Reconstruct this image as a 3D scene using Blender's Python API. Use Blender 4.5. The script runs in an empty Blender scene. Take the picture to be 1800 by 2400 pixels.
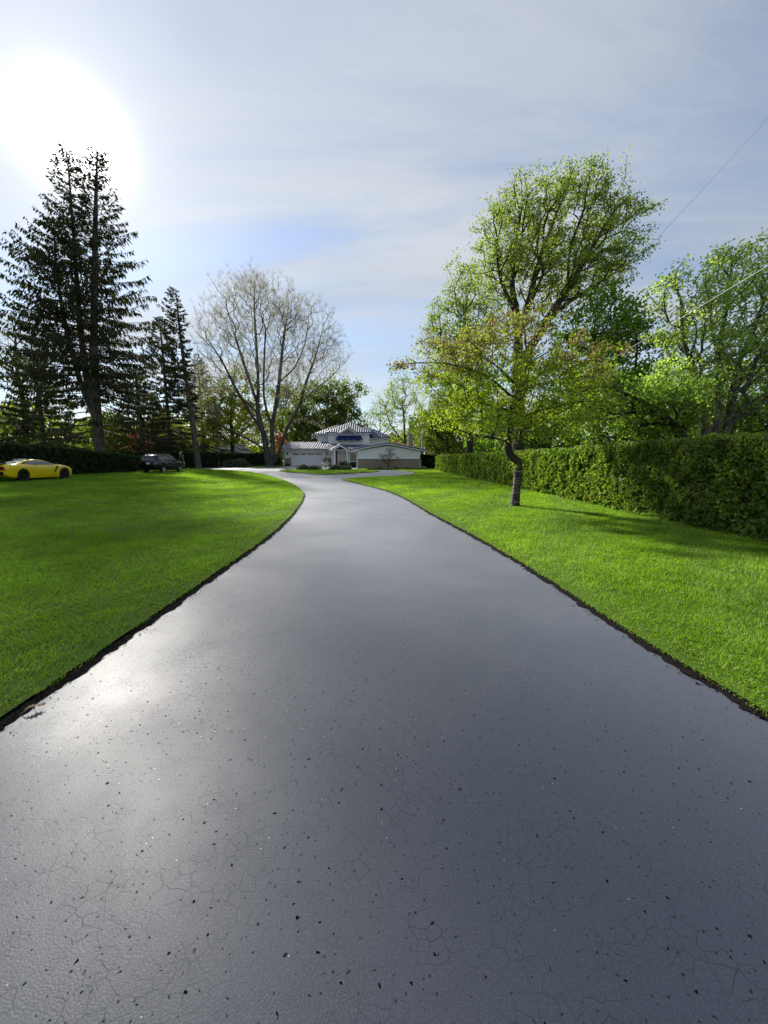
import bpy, bmesh, math
import numpy as np
from mathutils import Vector, Matrix
from mathutils.bvhtree import BVHTree

SC = bpy.context.scene
COL = SC.collection
PI = math.pi
R = math.radians

# ------------------------------------------------------------------ camera
cam_d = bpy.data.cameras.new('camera')
cam = bpy.data.objects.new('camera', cam_d)
COL.objects.link(cam)
cam_d.sensor_fit = 'HORIZONTAL'
cam_d.sensor_width = 36.0
cam_d.lens = 18.02
cam_d.clip_start = 0.05
cam_d.clip_end = 3000
cam.location = (0, 0, 1.65)
cam.rotation_euler = (R(90 - 7.898), 0, 0)
SC.camera = cam

# ------------------------------------------------------------------ light
SUN_EL, SUN_AZ = 30.7, -35.6          # azimuth from +Y, negative to -X
SUN = Vector((math.sin(R(SUN_AZ)) * math.cos(R(SUN_EL)), math.cos(R(SUN_AZ)) * math.cos(R(SUN_EL)), math.sin(R(SUN_EL))))
W = bpy.data.worlds.new('World')
SC.world = W
W.use_nodes = True
nt = W.node_tree
nt.nodes.clear()


def nd(tree, kind, **kw):
    n = tree.nodes.new(kind)
    for k, v in kw.items():
        setattr(n, k, v)
    return n


def math_n(tree, op, a, b=None, clamp=False):
    n = nd(tree, 'ShaderNodeMath', operation=op, use_clamp=clamp)
    for i, v in enumerate((a, b)):
        if v is None:
            continue
        if isinstance(v, (int, float)):
            n.inputs[i].default_value = v
        else:
            tree.links.new(v, n.inputs[i])
    return n.outputs[0]


def mix_c(tree, fac, a, b, blend='MIX'):
    n = nd(tree, 'ShaderNodeMix', data_type='RGBA', blend_type=blend)
    for s, v in ((n.inputs[0], fac), (n.inputs[6], a), (n.inputs[7], b)):
        if isinstance(v, (int, float)):
            s.default_value = v
        elif isinstance(v, tuple):
            s.default_value = (*v, 1) if len(v) == 3 else v
        else:
            tree.links.new(v, s)
    return n.outputs[2]


def ramp(tree, fac, p0, p1):
    n = nd(tree, 'ShaderNodeMapRange', interpolation_type='SMOOTHSTEP')
    n.inputs['From Min'].default_value = p0
    n.inputs['From Max'].default_value = p1
    tree.links.new(fac, n.inputs['Value'])
    return n.outputs[0]


sky = nd(nt, 'ShaderNodeTexSky', sky_type='NISHITA')
sky.sun_disc = False
sky.sun_elevation = R(SUN_EL)
sky.sun_rotation = R(SUN_AZ)
sky.altitude = 200
sky.air_density = 1.0
sky.dust_density = 0.15
sky.ozone_density = 2.0
tc = nd(nt, 'ShaderNodeTexCoord')
nrm = nd(nt, 'ShaderNodeVectorMath', operation='NORMALIZE')
nt.links.new(tc.outputs['Generated'], nrm.inputs[0])
dirv = nrm.outputs[0]
dt = nd(nt, 'ShaderNodeVectorMath', operation='DOT_PRODUCT')
nt.links.new(dirv, dt.inputs[0])
dt.inputs[1].default_value = SUN
dot = math_n(nt, 'MAXIMUM', dt.outputs['Value'], 0.0)
# thin cirrus veil, streaked
sp = nd(nt, 'ShaderNodeSeparateXYZ')
nt.links.new(dirv, sp.inputs[0])
zz = math_n(nt, 'ADD', math_n(nt, 'MAXIMUM', sp.outputs[2], 0.0), 0.22)
cb = nd(nt, 'ShaderNodeCombineXYZ')
nt.links.new(math_n(nt, 'DIVIDE', sp.outputs[0], zz), cb.inputs[0])
nt.links.new(math_n(nt, 'DIVIDE', sp.outputs[1], zz), cb.inputs[1])
mp = nd(nt, 'ShaderNodeMapping')
mp.inputs['Rotation'].default_value = (0, 0, R(58))
mp.inputs['Scale'].default_value = (0.5, 1.9, 1)
nt.links.new(cb.outputs[0], mp.inputs[0])
nz = nd(nt, 'ShaderNodeTexNoise')
nz.inputs['Scale'].default_value = 1.1
nz.inputs['Detail'].default_value = 7
nz.inputs['Roughness'].default_value = 0.58
nz.inputs['Distortion'].default_value = 0.5
nt.links.new(mp.outputs[0], nz.inputs['Vector'])
cir = ramp(nt, nz.outputs['Fac'], 0.34, 0.66)
nz2 = nd(nt, 'ShaderNodeTexNoise')
nz2.inputs['Scale'].default_value = 0.45
nz2.inputs['Detail'].default_value = 3
nt.links.new(mp.outputs[0], nz2.inputs['Vector'])
big = ramp(nt, nz2.outputs['Fac'], 0.3, 0.7)
veil = math_n(nt, 'ADD', 0.42, math_n(nt, 'MULTIPLY', math_n(nt, 'MULTIPLY', cir, math_n(nt, 'ADD', big, 0.35)), 0.42))
veil = math_n(nt, 'MULTIPLY', veil, math_n(nt, 'SUBTRACT', 1.12, math_n(nt, 'MULTIPLY', sp.outputs[2], 0.45)))   # the veil is thicker along a slanting path
glow_w = math_n(nt, 'POWER', dot, 5.0)
glow_m = math_n(nt, 'POWER', dot, 45.0)
glow_n = math_n(nt, 'POWER', dot, 1000.0)
glow_s = math_n(nt, 'POWER', dot, 200.0)
# a lit veil is brighter near the sun (forward scattering in thin cloud)
cl_n = nd(nt, 'ShaderNodeTexNoise')
cl_n.inputs['Scale'].default_value = 0.9
cl_n.inputs['Detail'].default_value = 6
cl_n.inputs['Distortion'].default_value = 0.8
nt.links.new(mp.outputs[0], cl_n.inputs['Vector'])
cl_d = ramp(nt, cl_n.outputs['Fac'], 0.3, 0.7)      # thicker, greyer parts of the veil
veil_lum = math_n(nt, 'ADD', math_n(nt, 'ADD', math_n(nt, 'ADD', 1.95, math_n(nt, 'MULTIPLY', cl_d, 0.75)), math_n(nt, 'MULTIPLY', cir, 1.0)), math_n(nt, 'MULTIPLY', glow_w, 0.7))
vc = nd(nt, 'ShaderNodeVectorMath', operation='SCALE')
vc.inputs[0].default_value = (0.965, 0.99, 1.025)
nt.links.new(veil_lum, vc.inputs['Scale'])
mixed = mix_c(nt, veil, sky.outputs[0], vc.outputs[0])
aur = math_n(nt, 'ADD', math_n(nt, 'ADD', math_n(nt, 'MULTIPLY', glow_m, 0.55), math_n(nt, 'MULTIPLY', glow_s, 0.9)), math_n(nt, 'MULTIPLY', glow_n, 24.0))
av = nd(nt, 'ShaderNodeVectorMath', operation='SCALE')
av.inputs[0].default_value = (1.0, 0.98, 0.95)
nt.links.new(aur, av.inputs['Scale'])
tot = nd(nt, 'ShaderNodeVectorMath', operation='ADD')
nt.links.new(mixed, tot.inputs[0])
nt.links.new(av.outputs[0], tot.inputs[1])
bg = nd(nt, 'ShaderNodeBackground')
bg.inputs['Strength'].default_value = 0.092
nt.links.new(tot.outputs[0], bg.inputs['Color'])
wo = nd(nt, 'ShaderNodeOutputWorld')
nt.links.new(bg.outputs[0], wo.inputs[0])

sl = bpy.data.lights.new('sun', 'SUN')
sl.energy = 5.0
sl.angle = R(2.4)
sl.color = (1.0, 0.95, 0.86)
so = bpy.data.objects.new('sun', sl)
COL.objects.link(so)
so.rotation_euler = (-SUN).to_track_quat('-Z', 'Y').to_euler()
so.location = (-20, 30, 40)

vs = SC.view_settings
vs.view_transform = 'Standard'
vs.look = 'None'
vs.exposure = 1.05
vs.gamma = 1.0
vs.use_curve_mapping = False
SC.cycles.max_bounces = 8
SC.cycles.transparent_max_bounces = 6
SC.cycles.sample_clamp_indirect = 6.0

# ------------------------------------------------------------------ materials
MATS = {}


def new_mat(name):
    m = bpy.data.materials.new(name)
    m.use_nodes = True
    t = m.node_tree
    b = t.nodes['Principled BSDF']
    MATS[name] = m
    return m, t, b


def simple(name, col, rough=0.6, metal=0.0, noise=None, bump=None, spec=0.5, coat=0.0):
    """noise=(scale, amount) mottles the colour; bump=(scale, strength, distance)"""
    m, t, b = new_mat(name)
    b.inputs['Roughness'].default_value = rough
    b.inputs['Metallic'].default_value = metal
    b.inputs['Specular IOR Level'].default_value = spec
    b.inputs['Coat Weight'].default_value = coat
    b.inputs['Base Color'].default_value = (*col, 1)
    tcn = nd(t, 'ShaderNodeTexCoord')
    if noise:
        n = nd(t, 'ShaderNodeTexNoise')
        n.inputs['Scale'].default_value = noise[0]
        n.inputs['Detail'].default_value = 5
        t.links.new(tcn.outputs['Object'], n.inputs['Vector'])
        lo = tuple(max(0, c * (1 - noise[1])) for c in col)
        hi = tuple(min(1, c * (1 + noise[1])) for c in col)
        t.links.new(mix_c(t, n.outputs['Fac'], lo, hi), b.inputs['Base Color'])
    if bump:
        n = nd(t, 'ShaderNodeTexNoise')
        n.inputs['Scale'].default_value = bump[0]
        n.inputs['Detail'].default_value = 6
        t.links.new(tcn.outputs['Object'], n.inputs['Vector'])
        bp = nd(t, 'ShaderNodeBump')
        bp.inputs['Strength'].default_value = bump[1]
        bp.inputs['Distance'].default_value = bump[2]
        t.links.new(n.outputs['Fac'], bp.inputs['Height'])
        t.links.new(bp.outputs[0], b.inputs['Normal'])
    return m


def leaf_mat(name, ca, cb_, trans=0.45, gloss=0.06, cc=None, tcol=1.25):
    """leaf colour runs from ca to cb_ by the per-leaf attribute var"""
    m, t, b = new_mat(name)
    t.nodes.remove(b)
    at = nd(t, 'ShaderNodeAttribute', attribute_name='var')
    c = mix_c(t, at.outputs['Fac'], ca, cb_)
    if cc:
        c = mix_c(t, ramp(t, at.outputs['Fac'], 0.86, 0.98), c, cc)
    d = nd(t, 'ShaderNodeBsdfDiffuse')
    t.links.new(c, d.inputs[0])
    tr = nd(t, 'ShaderNodeBsdfTranslucent')
    t.links.new(mix_c(t, 1.0, c, (tcol, tcol * 1.08, 0.62), 'MULTIPLY'), tr.inputs[0])
    mx = nd(t, 'ShaderNodeMixShader')
    mx.inputs[0].default_value = trans
    t.links.new(d.outputs[0], mx.inputs[1])
    t.links.new(tr.outputs[0], mx.inputs[2])
    gl = nd(t, 'ShaderNodeBsdfGlossy')
    gl.inputs['Roughness'].default_value = 0.5
    m2 = nd(t, 'ShaderNodeMixShader')
    m2.inputs[0].default_value = gloss
    t.links.new(mx.outputs[0], m2.inputs[1])
    t.links.new(gl.outputs[0], m2.inputs[2])
    t.links.new(m2.outputs[0], t.nodes['Material Output'].inputs[0])
    return m


def bark_mat(name, ca, cb_, sc=7.0, stretch=0.22, bump=0.6):
    m, t, b = new_mat(name)
    b.inputs['Roughness'].default_value = 0.9
    b.inputs['Specular IOR Level'].default_value = 0.2
    tcn = nd(t, 'ShaderNodeTexCoord')
    mpn = nd(t, 'ShaderNodeMapping')
    mpn.inputs['Scale'].default_value = (1, 1, stretch)
    t.links.new(tcn.outputs['Object'], mpn.inputs[0])
    n = nd(t, 'ShaderNodeTexNoise')
    n.inputs['Scale'].default_value = sc
    n.inputs['Detail'].default_value = 8
    n.inputs['Roughness'].default_value = 0.65
    t.links.new(mpn.outputs[0], n.inputs['Vector'])
    t.links.new(mix_c(t, ramp(t, n.outputs['Fac'], 0.32, 0.68), ca, cb_), b.inputs['Base Color'])
    bp = nd(t, 'ShaderNodeBump')
    bp.inputs['Strength'].default_value = bump
    bp.inputs['Distance'].default_value = 0.04
    t.links.new(n.outputs['Fac'], bp.inputs['Height'])
    t.links.new(bp.outputs[0], b.inputs['Normal'])
    return m


# ------------------------------------------------------------------ mesh helpers
def mk(name, V, F, mat, parent=None, smooth=False, var=None, origin=(0, 0, 0), smooth_angle=None):
    """one mesh object; F is a list of integer arrays (each n x k) or a list of index lists"""
    me = bpy.data.meshes.new(name)
    V = np.asarray(V, np.float32) - np.asarray(origin, np.float32)
    if len(F) and isinstance(F[0], np.ndarray) and F[0].ndim == 2:
        arrs = [a for a in F if len(a)]
        loops = np.concatenate([a.ravel() for a in arrs]).astype(np.int32)
        sizes = np.concatenate([np.full(len(a), a.shape[1], np.int32) for a in arrs])
        starts = np.concatenate([[0], np.cumsum(sizes)[:-1]]).astype(np.int32)
        me.vertices.add(len(V))
        me.vertices.foreach_set('co', V.ravel())
        me.loops.add(len(loops))
        me.loops.foreach_set('vertex_index', loops)
        me.polygons.add(len(sizes))
        me.polygons.foreach_set('loop_start', starts)
        me.polygons.foreach_set('loop_total', sizes)
        me.update(calc_edges=True)
    else:
        me.from_pydata([tuple(map(float, v)) for v in V], [], [list(map(int, f)) for f in F])
    me.validate()
    if smooth:
        me.polygons.foreach_set('use_smooth', np.ones(len(me.polygons), bool))
    if var is not None:
        a = me.attributes.new('var', 'FLOAT', 'POINT')
        a.data.foreach_set('value', np.asarray(var, np.float32))
    if mat is not None:
        me.materials.append(MATS[mat])
    o = bpy.data.objects.new(name, me)
    COL.objects.link(o)
    if parent is not None:
        o.parent = parent
    return o


def tag(o, label=None, cat=None, group=None, kind=None):
    if label:
        o['label'] = label
    if cat:
        o['category'] = cat
    if group:
        o['group'] = group
    if kind:
        o['kind'] = kind
    return o


def empty(name, loc, label, cat, group=None, rz=0.0):
    o = bpy.data.objects.new(name, None)
    COL.objects.link(o)
    o.location = loc
    o.rotation_euler = (0, 0, rz)
    o.empty_display_size = 0.3
    return tag(o, label, cat, group)


def copy_tree(o, parent=None):
    c = o.copy()
    COL.objects.link(c)
    c.parent = parent
    for ch in list(o.children):
        copy_tree(ch, c)
    return c


class MB:
    """collects faces of one part"""

    def __init__(self):
        self.v = []
        self.f = []

    def add(self, V, F):
        n = len(self.v)
        self.v.extend([tuple(p) for p in V])
        self.f.extend([[i + n for i in f] for f in F])
        return self

    def box(self, x0, x1, y0, y1, z0, z1):
        V = [(x0, y0, z0), (x1, y0, z0), (x1, y1, z0), (x0, y1, z0), (x0, y0, z1), (x1, y0, z1), (x1, y1, z1), (x0, y1, z1)]
        return self.add(V, [(0, 3, 2, 1), (4, 5, 6, 7), (0, 1, 5, 4), (1, 2, 6, 5), (2, 3, 7, 6), (3, 0, 4, 7)])

    def prism(self, poly, y0, y1):
        """polygon in x,z extruded along y"""
        n = len(poly)
        V = [(x, y0, z) for x, z in poly] + [(x, y1, z) for x, z in poly]
        F = [list(range(n)), list(range(2 * n - 1, n - 1, -1))]
        F += [(i, i + n, (i + 1) % n + n, (i + 1) % n) for i in range(n)]
        return self.add(V, F)

    def tube(self, pts, rad, n=8, cap=True):
        V, F = tube_np(np.array(pts, float), np.broadcast_to(np.asarray(rad, float), (len(pts),)), n)
        k = len(pts)
        F = [list(map(int, f)) for f in F]
        if cap:
            F.append(list(range(n - 1, -1, -1)))
            F.append(list(range((k - 1) * n, k * n)))
        return self.add(V, F)

    def lathe(self, prof, n=24, c=(0, 0, 0)):
        V, F = [], []
        for r, z in prof:
            for i in range(n):
                a = 2 * PI * i / n
                V.append((c[0] + r * math.cos(a), c[1] + r * math.sin(a), c[2] + z))
        for j in range(len(prof) - 1):
            for i in range(n):
                F.append((j * n + i, j * n + (i + 1) % n, (j + 1) * n + (i + 1) % n, (j + 1) * n + i))
        F.append(list(range(n - 1, -1, -1)))
        F.append(list(range((len(prof) - 1) * n, len(prof) * n)))
        return self.add(V, F)

    def build(self, name, mat, parent=None, origin=(0, 0, 0), smooth=False, bevel=0.0):
        o = mk(name, np.array(self.v, float), self.f, mat, parent, smooth, origin=origin)
        if bevel:
            bm = bmesh.new()
            bm.from_mesh(o.data)
            bmesh.ops.remove_doubles(bm, verts=bm.verts, dist=1e-5)
            bmesh.ops.bevel(bm, geom=[e for e in bm.edges if len(e.link_faces) == 2 and e.calc_face_angle(0) > 0.6], offset=bevel, segments=2, affect='EDGES', profile=0.6)
            bm.to_mesh(o.data)
            bm.free()
        return o


def tube_np(P, rad, n):
    P = np.asarray(P, float)
    T = np.gradient(P, axis=0)
    T /= np.linalg.norm(T, axis=1, keepdims=True) + 1e-9
    ref = np.array([1.0, 0.03, 0.02]) if abs(T[:, 2]).mean() > 0.5 else np.array([0.02, 0.03, 1.0])
    U = np.cross(T, ref)
    U /= np.linalg.norm(U, axis=1, keepdims=True) + 1e-9
    B = np.cross(T, U)
    a = np.arange(n) * 2 * PI / n
    V = P[:, None, :] + rad[:, None, None] * (np.cos(a)[None, :, None] * U[:, None, :] + np.sin(a)[None, :, None] * B[:, None, :])
    k = len(P)
    i = np.arange(n)
    j = np.arange(k - 1)[:, None]
    F = np.stack([j * n + i, j * n + (i + 1) % n, (j + 1) * n + (i + 1) % n, (j + 1) * n + i], axis=-1).reshape(-1, 4)
    return V.reshape(-1, 3), F


def catmull(P, per=6):
    P = np.asarray(P, float)
    Q = np.vstack([2 * P[0] - P[1], P, 2 * P[-1] - P[-2]])
    out = []
    for i in range(1, len(Q) - 2):
        for t in np.arange(per) / per:
            a, b, c, d = Q[i - 1], Q[i], Q[i + 1], Q[i + 2]
            out.append(0.5 * (2 * b + (c - a) * t + (2 * a - 5 * b + 4 * c - d) * t * t + (3 * b - a - 3 * c + d) * t ** 3))
    out.append(Q[-2])
    return np.array(out)


def rand_dirs(rng, n):
    v = rng.normal(size=(n, 3))
    return v / (np.linalg.norm(v, axis=1, keepdims=True) + 1e-9)


def leaf_quads(rng, C, L, Wd, axis=None, spread=1.0, fold=0.25):
    """diamond leaves with a fold; C centres, L length, Wd width, axis preferred tip direction"""
    n = len(C)
    L = np.broadcast_to(L, (n,)) * rng.uniform(0.7, 1.3, n)
    Wd = np.broadcast_to(Wd, (n,)) * rng.uniform(0.7, 1.3, n)
    D = rand_dirs(rng, n)
    if axis is not None:
        D = axis + spread * D
        D /= np.linalg.norm(D, axis=1, keepdims=True) + 1e-9
    S = np.cross(D, rand_dirs(rng, n))
    S /= np.linalg.norm(S, axis=1, keepdims=True) + 1e-9
    N = np.cross(D, S)
    h = (L / 2)[:, None] * D
    w = (Wd / 2)[:, None] * S
    up = (Wd * fold)[:, None] * N
    V = np.empty((n, 4, 3))
    V[:, 0] = C - h
    V[:, 1] = C - 0.1 * h + w + up
    V[:, 2] = C + h
    V[:, 3] = C - 0.1 * h - w + up
    b = np.arange(n)[:, None] * 4
    F = np.hstack([b, b + 1, b + 2, b, b + 2, b + 3]).reshape(-1, 3)
    return V.reshape(-1, 3), F


# ------------------------------------------------------------------ terrain
def g(y):
    y = np.asarray(y, float)
    k = 6.0
    s = lambda t: np.logaddexp(0, t / k) * k
    return 0.0135 * (s(y - 22) - s(-22.0))


def gz(y):
    return float(g(y))


def smooth_interp(pts, win=0.7):
    pts = sorted(pts)
    ys = np.array([p[0] for p in pts])
    xs = np.array([p[1] for p in pts])

    def f(y):
        y = np.asarray(y, float)
        acc = 0
        offs = np.linspace(-win, win, 7)
        wts = 1 - np.abs(offs) / (win * 1.2)
        for o, w in zip(offs, wts):
            acc = acc + w * np.interp(y + o, ys, xs)
        return acc / wts.sum()
    return f


Lx = smooth_interp([(-8, -2.34), (2.2, -2.36), (4.3, -2.35), (6.9, -2.36), (8.7, -2.42), (11, -2.62), (14.4, -3.05), (17.4, -3.57), (19.4, -4.13),
                    (21.8, -4.9), (24.35, -5.76), (27.8, -7.2), (31.3, -8.85), (34.5, -10.4), (38, -12.4), (41.4, -14.6), (46, -19.3), (49, -23.2), (49.6, -25.5)])
Rx = smooth_interp([(-8, 2.5), (2.25, 2.43), (3.1, 2.3), (4.8, 2.2), (6.1, 2.1), (8, 1.87), (9.6, 1.63), (11.2, 1.38), (13.4, 1.12), (16, 0.78),
                    (19, 0.14), (21, -0.5), (23, -1.2), (25.5, -2.1), (28.1, -3.1), (30.0, -2.6), (31.6, -1.2), (33.0, 0.8), (35.5, 2.42), (38, 2.95),
                    (40.3, 3.2), (42.5, 2.4), (44.2, 1.3), (45.3, 0.4), (46.3, -1.5), (46.9, -3.3), (60, -3.3)], 0.45)
ISL = np.array([(-12.1, 44.6), (-11.0, 41.6), (-8.0, 37.75), (-5.73, 35.2), (-3.9, 36.3), (-2.0, 38.7), (-0.4, 41.3), (-1.6, 43.6), (-4.2, 45.6), (-7.6, 46.8), (-10.6, 46.5)])

def rise(x, y):
    """the wide lawn climbs gently from the drive to its hedge"""
    x = np.maximum(np.asarray(x, float), -24.0)
    d_ = Lx(y) - 2.0 - x
    return 0.022 * np.logaddexp(0, d_ / 1.2) * 1.2 * np.clip((50 - np.asarray(y, float)) / 10, 0, 1)


simple('ground_mat', (0.05, 0.075, 0.02), 0.95, noise=(0.6, 0.5), bump=(6, 0.5, 0.05))
simple('soil_mat', (0.007, 0.0055, 0.0045), 1.0, noise=(22, 0.7), bump=(60, 0.9, 0.03), spec=0.1)
simple('mulch_mat', (0.035, 0.022, 0.014), 0.95, noise=(14, 0.7), bump=(40, 0.9, 0.03))
simple('concrete_mat', (0.30, 0.27, 0.24), 0.85, noise=(5, 0.2), bump=(60, 0.2, 0.01))

# lawn base: dark green, coloured darker to give shade between the blades
m, t, b = new_mat('lawn_mat')
tcn = nd(t, 'ShaderNodeTexCoord')
n1 = nd(t, 'ShaderNodeTexNoise')
n1.inputs['Scale'].default_value = 3.0
n1.inputs['Detail'].default_value = 8
t.links.new(tcn.outputs['Object'], n1.inputs['Vector'])
n2 = nd(t, 'ShaderNodeTexNoise')
n2.inputs['Scale'].default_value = 60
n2.inputs['Detail'].default_value = 4
t.links.new(tcn.outputs['Object'], n2.inputs['Vector'])
c = mix_c(t, n1.outputs['Fac'], (0.035, 0.07, 0.006), (0.075, 0.14, 0.010))
c = mix_c(t, ramp(t, n2.outputs['Fac'], 0.35, 0.65), mix_c(t, 0.5, c, (0.03, 0.05, 0.01)), c)
t.links.new(c, b.inputs['Base Color'])
b.inputs['Roughness'].default_value = 0.9
b.inputs['Specular IOR Level'].default_value = 0.1

# fresh sealer over old cracked asphalt
m, t, b = new_mat('asphalt_mat')
tcn = nd(t, 'ShaderNodeTexCoord')
P = tcn.outputs['Object']


def noise(t, vec, sc, det=4, rough=0.5, dist=0.0):
    n = nd(t, 'ShaderNodeTexNoise')
    n.inputs['Scale'].default_value = sc
    n.inputs['Detail'].default_value = det
    n.inputs['Roughness'].default_value = rough
    n.inputs['Distortion'].default_value = dist
    t.links.new(vec, n.inputs['Vector'])
    return n


def voro(t, vec, sc, feature='F1', rnd=1.0):
    n = nd(t, 'ShaderNodeTexVoronoi', feature=feature, voronoi_dimensions='2D')
    n.inputs['Scale'].default_value = sc
    n.inputs['Randomness'].default_value = rnd
    t.links.new(vec, n.inputs['Vector'])
    return n


wob = noise(t, P, 14, 4)
wv = nd(t, 'ShaderNodeVectorMath', operation='MULTIPLY_ADD')
t.links.new(wob.outputs['Color'], wv.inputs[0])
wv.inputs[1].default_value = (0.035, 0.035, 0.0)
t.links.new(P, wv.inputs[2])
Pw = wv.outputs[0]
big_n = noise(t, P, 0.8, 4)
region = ramp(t, big_n.outputs['Fac'], 0.30, 0.62)
e1 = voro(t, Pw, 17.0, 'DISTANCE_TO_EDGE').outputs['Distance']
e2 = voro(t, Pw, 44.0, 'DISTANCE_TO_EDGE').outputs['Distance']
thick = noise(t, P, 5.0, 3)
th1 = math_n(t, 'MULTIPLY', ramp(t, thick.outputs['Fac'], 0.50, 0.80), 0.022)
crk1 = math_n(t, 'SUBTRACT', 1.0, ramp(t, math_n(t, 'SUBTRACT', e1, th1), 0.0, 0.03), True)
crk1 = math_n(t, 'MULTIPLY', crk1, ramp(t, thick.outputs['Fac'], 0.30, 0.62))
crk2 = math_n(t, 'SUBTRACT', 1.0, ramp(t, e2, 0.0, 0.05), True)
crk2 = math_n(t, 'MULTIPLY', crk2, ramp(t, noise(t, P, 9, 3).outputs['Fac'], 0.48, 0.62))
crk = math_n(t, 'MULTIPLY', math_n(t, 'MAXIMUM', math_n(t, 'MULTIPLY', crk1, 0.42), math_n(t, 'MULTIPLY', crk2, 0.42)), math_n(t, 'ADD', 0.3, math_n(t, 'MULTIPLY', region, 0.7)))
# pits where stones have come out
pw_n = noise(t, P, 70, 2)
pwv = nd(t, 'ShaderNodeVectorMath', operation='MULTIPLY_ADD')
t.links.new(pw_n.outputs['Color'], pwv.inputs[0])
pwv.inputs[1].default_value = (0.022, 0.022, 0.0)
t.links.new(P, pwv.inputs[2])
Pp = pwv.outputs[0]
pv = voro(t, Pp, 10.0, 'F1')
psz = nd(t, 'ShaderNodeSeparateXYZ')
t.links.new(pv.outputs['Color'], psz.inputs[0])
prad = math_n(t, 'MULTIPLY', math_n(t, 'SUBTRACT', psz.outputs[0], 0.42), 0.085)
pit = math_n(t, 'SUBTRACT', 1.0, ramp(t, math_n(t, 'SUBTRACT', pv.outputs['Distance'], prad), 0.0, 0.03), True)
pit = math_n(t, 'MULTIPLY', pit, math_n(t, 'GREATER_THAN', psz.outputs[0], 0.42))
pv2 = voro(t, Pp, 19.0, 'F1')
psz2 = nd(t, 'ShaderNodeSeparateXYZ')
t.links.new(pv2.outputs['Color'], psz2.inputs[0])
pit2 = math_n(t, 'SUBTRACT', 1.0, ramp(t, math_n(t, 'SUBTRACT', pv2.outputs['Distance'], 0.035), 0.0, 0.05), True)
pit2 = math_n(t, 'MULTIPLY', pit2, math_n(t, 'GREATER_THAN', psz2.outputs[1], 0.48))
pit = math_n(t, 'MAXIMUM', pit, math_n(t, 'MULTIPLY', pit2, 0.75))
# a wandering joint across the drive about 11 m out
sx = nd(t, 'ShaderNodeSeparateXYZ')
t.links.new(P, sx.inputs[0])
jn = noise(t, P, 2.2, 5, 0.65)
jy = math_n(t, 'ADD', sx.outputs[1], math_n(t, 'MULTIPLY', math_n(t, 'SUBTRACT', jn.outputs['Fac'], 0.5), 0.28))
joint = math_n(t, 'SUBTRACT', 1.0, ramp(t, math_n(t, 'ABSOLUTE', math_n(t, 'SUBTRACT', jy, 11.35)), 0.008, 0.04), True)
dark = math_n(t, 'MAXIMUM', math_n(t, 'MAXIMUM', crk, pit), math_n(t, 'MULTIPLY', joint, 0.8))
fine = noise(t, P, 150, 3, 0.6)
mid = noise(t, P, 26, 5, 0.65)
stone = voro(t, P, 150, 'F1')
col = mix_c(t, big_n.outputs['Fac'], (0.021, 0.028, 0.046), (0.038, 0.047, 0.070))
col = mix_c(t, ramp(t, fine.outputs['Fac'], 0.45, 0.75), col, (0.075, 0.083, 0.102))
# grit caught in the sealer
gv = voro(t, P, 42, 'F1')
gs = nd(t, 'ShaderNodeSeparateXYZ')
t.links.new(gv.outputs['Color'], gs.inputs[0])
grit = math_n(t, 'MULTIPLY', math_n(t, 'LESS_THAN', gv.outputs['Distance'], 0.10), math_n(t, 'GREATER_THAN', gs.outputs[1], 0.994))
col = mix_c(t, dark, col, (0.004, 0.004, 0.005))
col = mix_c(t, grit, col, (0.45, 0.43, 0.40))
t.links.new(col, b.inputs['Base Color'])
rg = math_n(t, 'ADD', 0.455, math_n(t, 'MULTIPLY', ramp(t, noise(t, P, 0.55, 5, 0.6, 0.6).outputs['Fac'], 0.30, 0.70), 0.12))
rg = math_n(t, 'ADD', rg, math_n(t, 'MULTIPLY', dark, 0.4), True)
t.links.new(rg, b.inputs['Roughness'])
t.links.new(math_n(t, 'MULTIPLY', math_n(t, 'SUBTRACT', 1.0, dark), 0.8), b.inputs['Specular IOR Level'])
b.inputs['Sheen Weight'].default_value = 0.30
b.inputs['Sheen Roughness'].default_value = 0.35
b.inputs['Sheen Tint'].default_value = (0.85, 0.88, 1.0, 1)
h = math_n(t, 'ADD', math_n(t, 'MULTIPLY', fine.outputs['Fac'], 0.25), math_n(t, 'MULTIPLY', mid.outputs['Fac'], 0.45))
h = math_n(t, 'SUBTRACT', h, math_n(t, 'MULTIPLY', stone.outputs['Distance'], 0.8))
h = math_n(t, 'SUBTRACT', h, math_n(t, 'MULTIPLY', dark, 0.9))
bp = nd(t, 'ShaderNodeBump')
bp.inputs['Strength'].default_value = 0.11
bp.inputs['Distance'].default_value = 0.004
t.links.new(h, bp.inputs['Height'])
t.links.new(bp.outputs[0], b.inputs['Normal'])


def sheet(name, ys, xl, xr, nx, dz, mat, parent=None, lift=None):
    ys = np.asarray(ys, float)
    s = np.linspace(0, 1, nx)
    X = xl[:, None] * (1 - s) + xr[:, None] * s
    Y = np.repeat(ys[:, None], nx, 1)
    Z = g(Y) + dz + (lift(X, Y) if lift else 0)
    V = np.stack([X, Y, Z], -1).reshape(-1, 3)
    i = np.arange(nx - 1)
    j = np.arange(len(ys) - 1)[:, None]
    F = np.stack([j * nx + i, j * nx + i + 1, (j + 1) * nx + i + 1, (j + 1) * nx + i], -1).reshape(-1, 4)
    return mk(name, V, [F], mat, parent, smooth=True)


yy = np.concatenate([np.arange(-60, 70, 2.0), np.array([75, 85, 100, 130, 180, 260, 400, 700, 1200.])])
tag(sheet('ground', yy, np.full(len(yy), -900.), np.full(len(yy), 900.), 60, -0.05, 'ground_mat'), 'dull green ground running on beyond the hedges', 'ground', kind='structure')

# asphalt
yd = np.concatenate([np.arange(-8, 30, 0.25), np.arange(30, 60.9, 0.3)])


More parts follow.
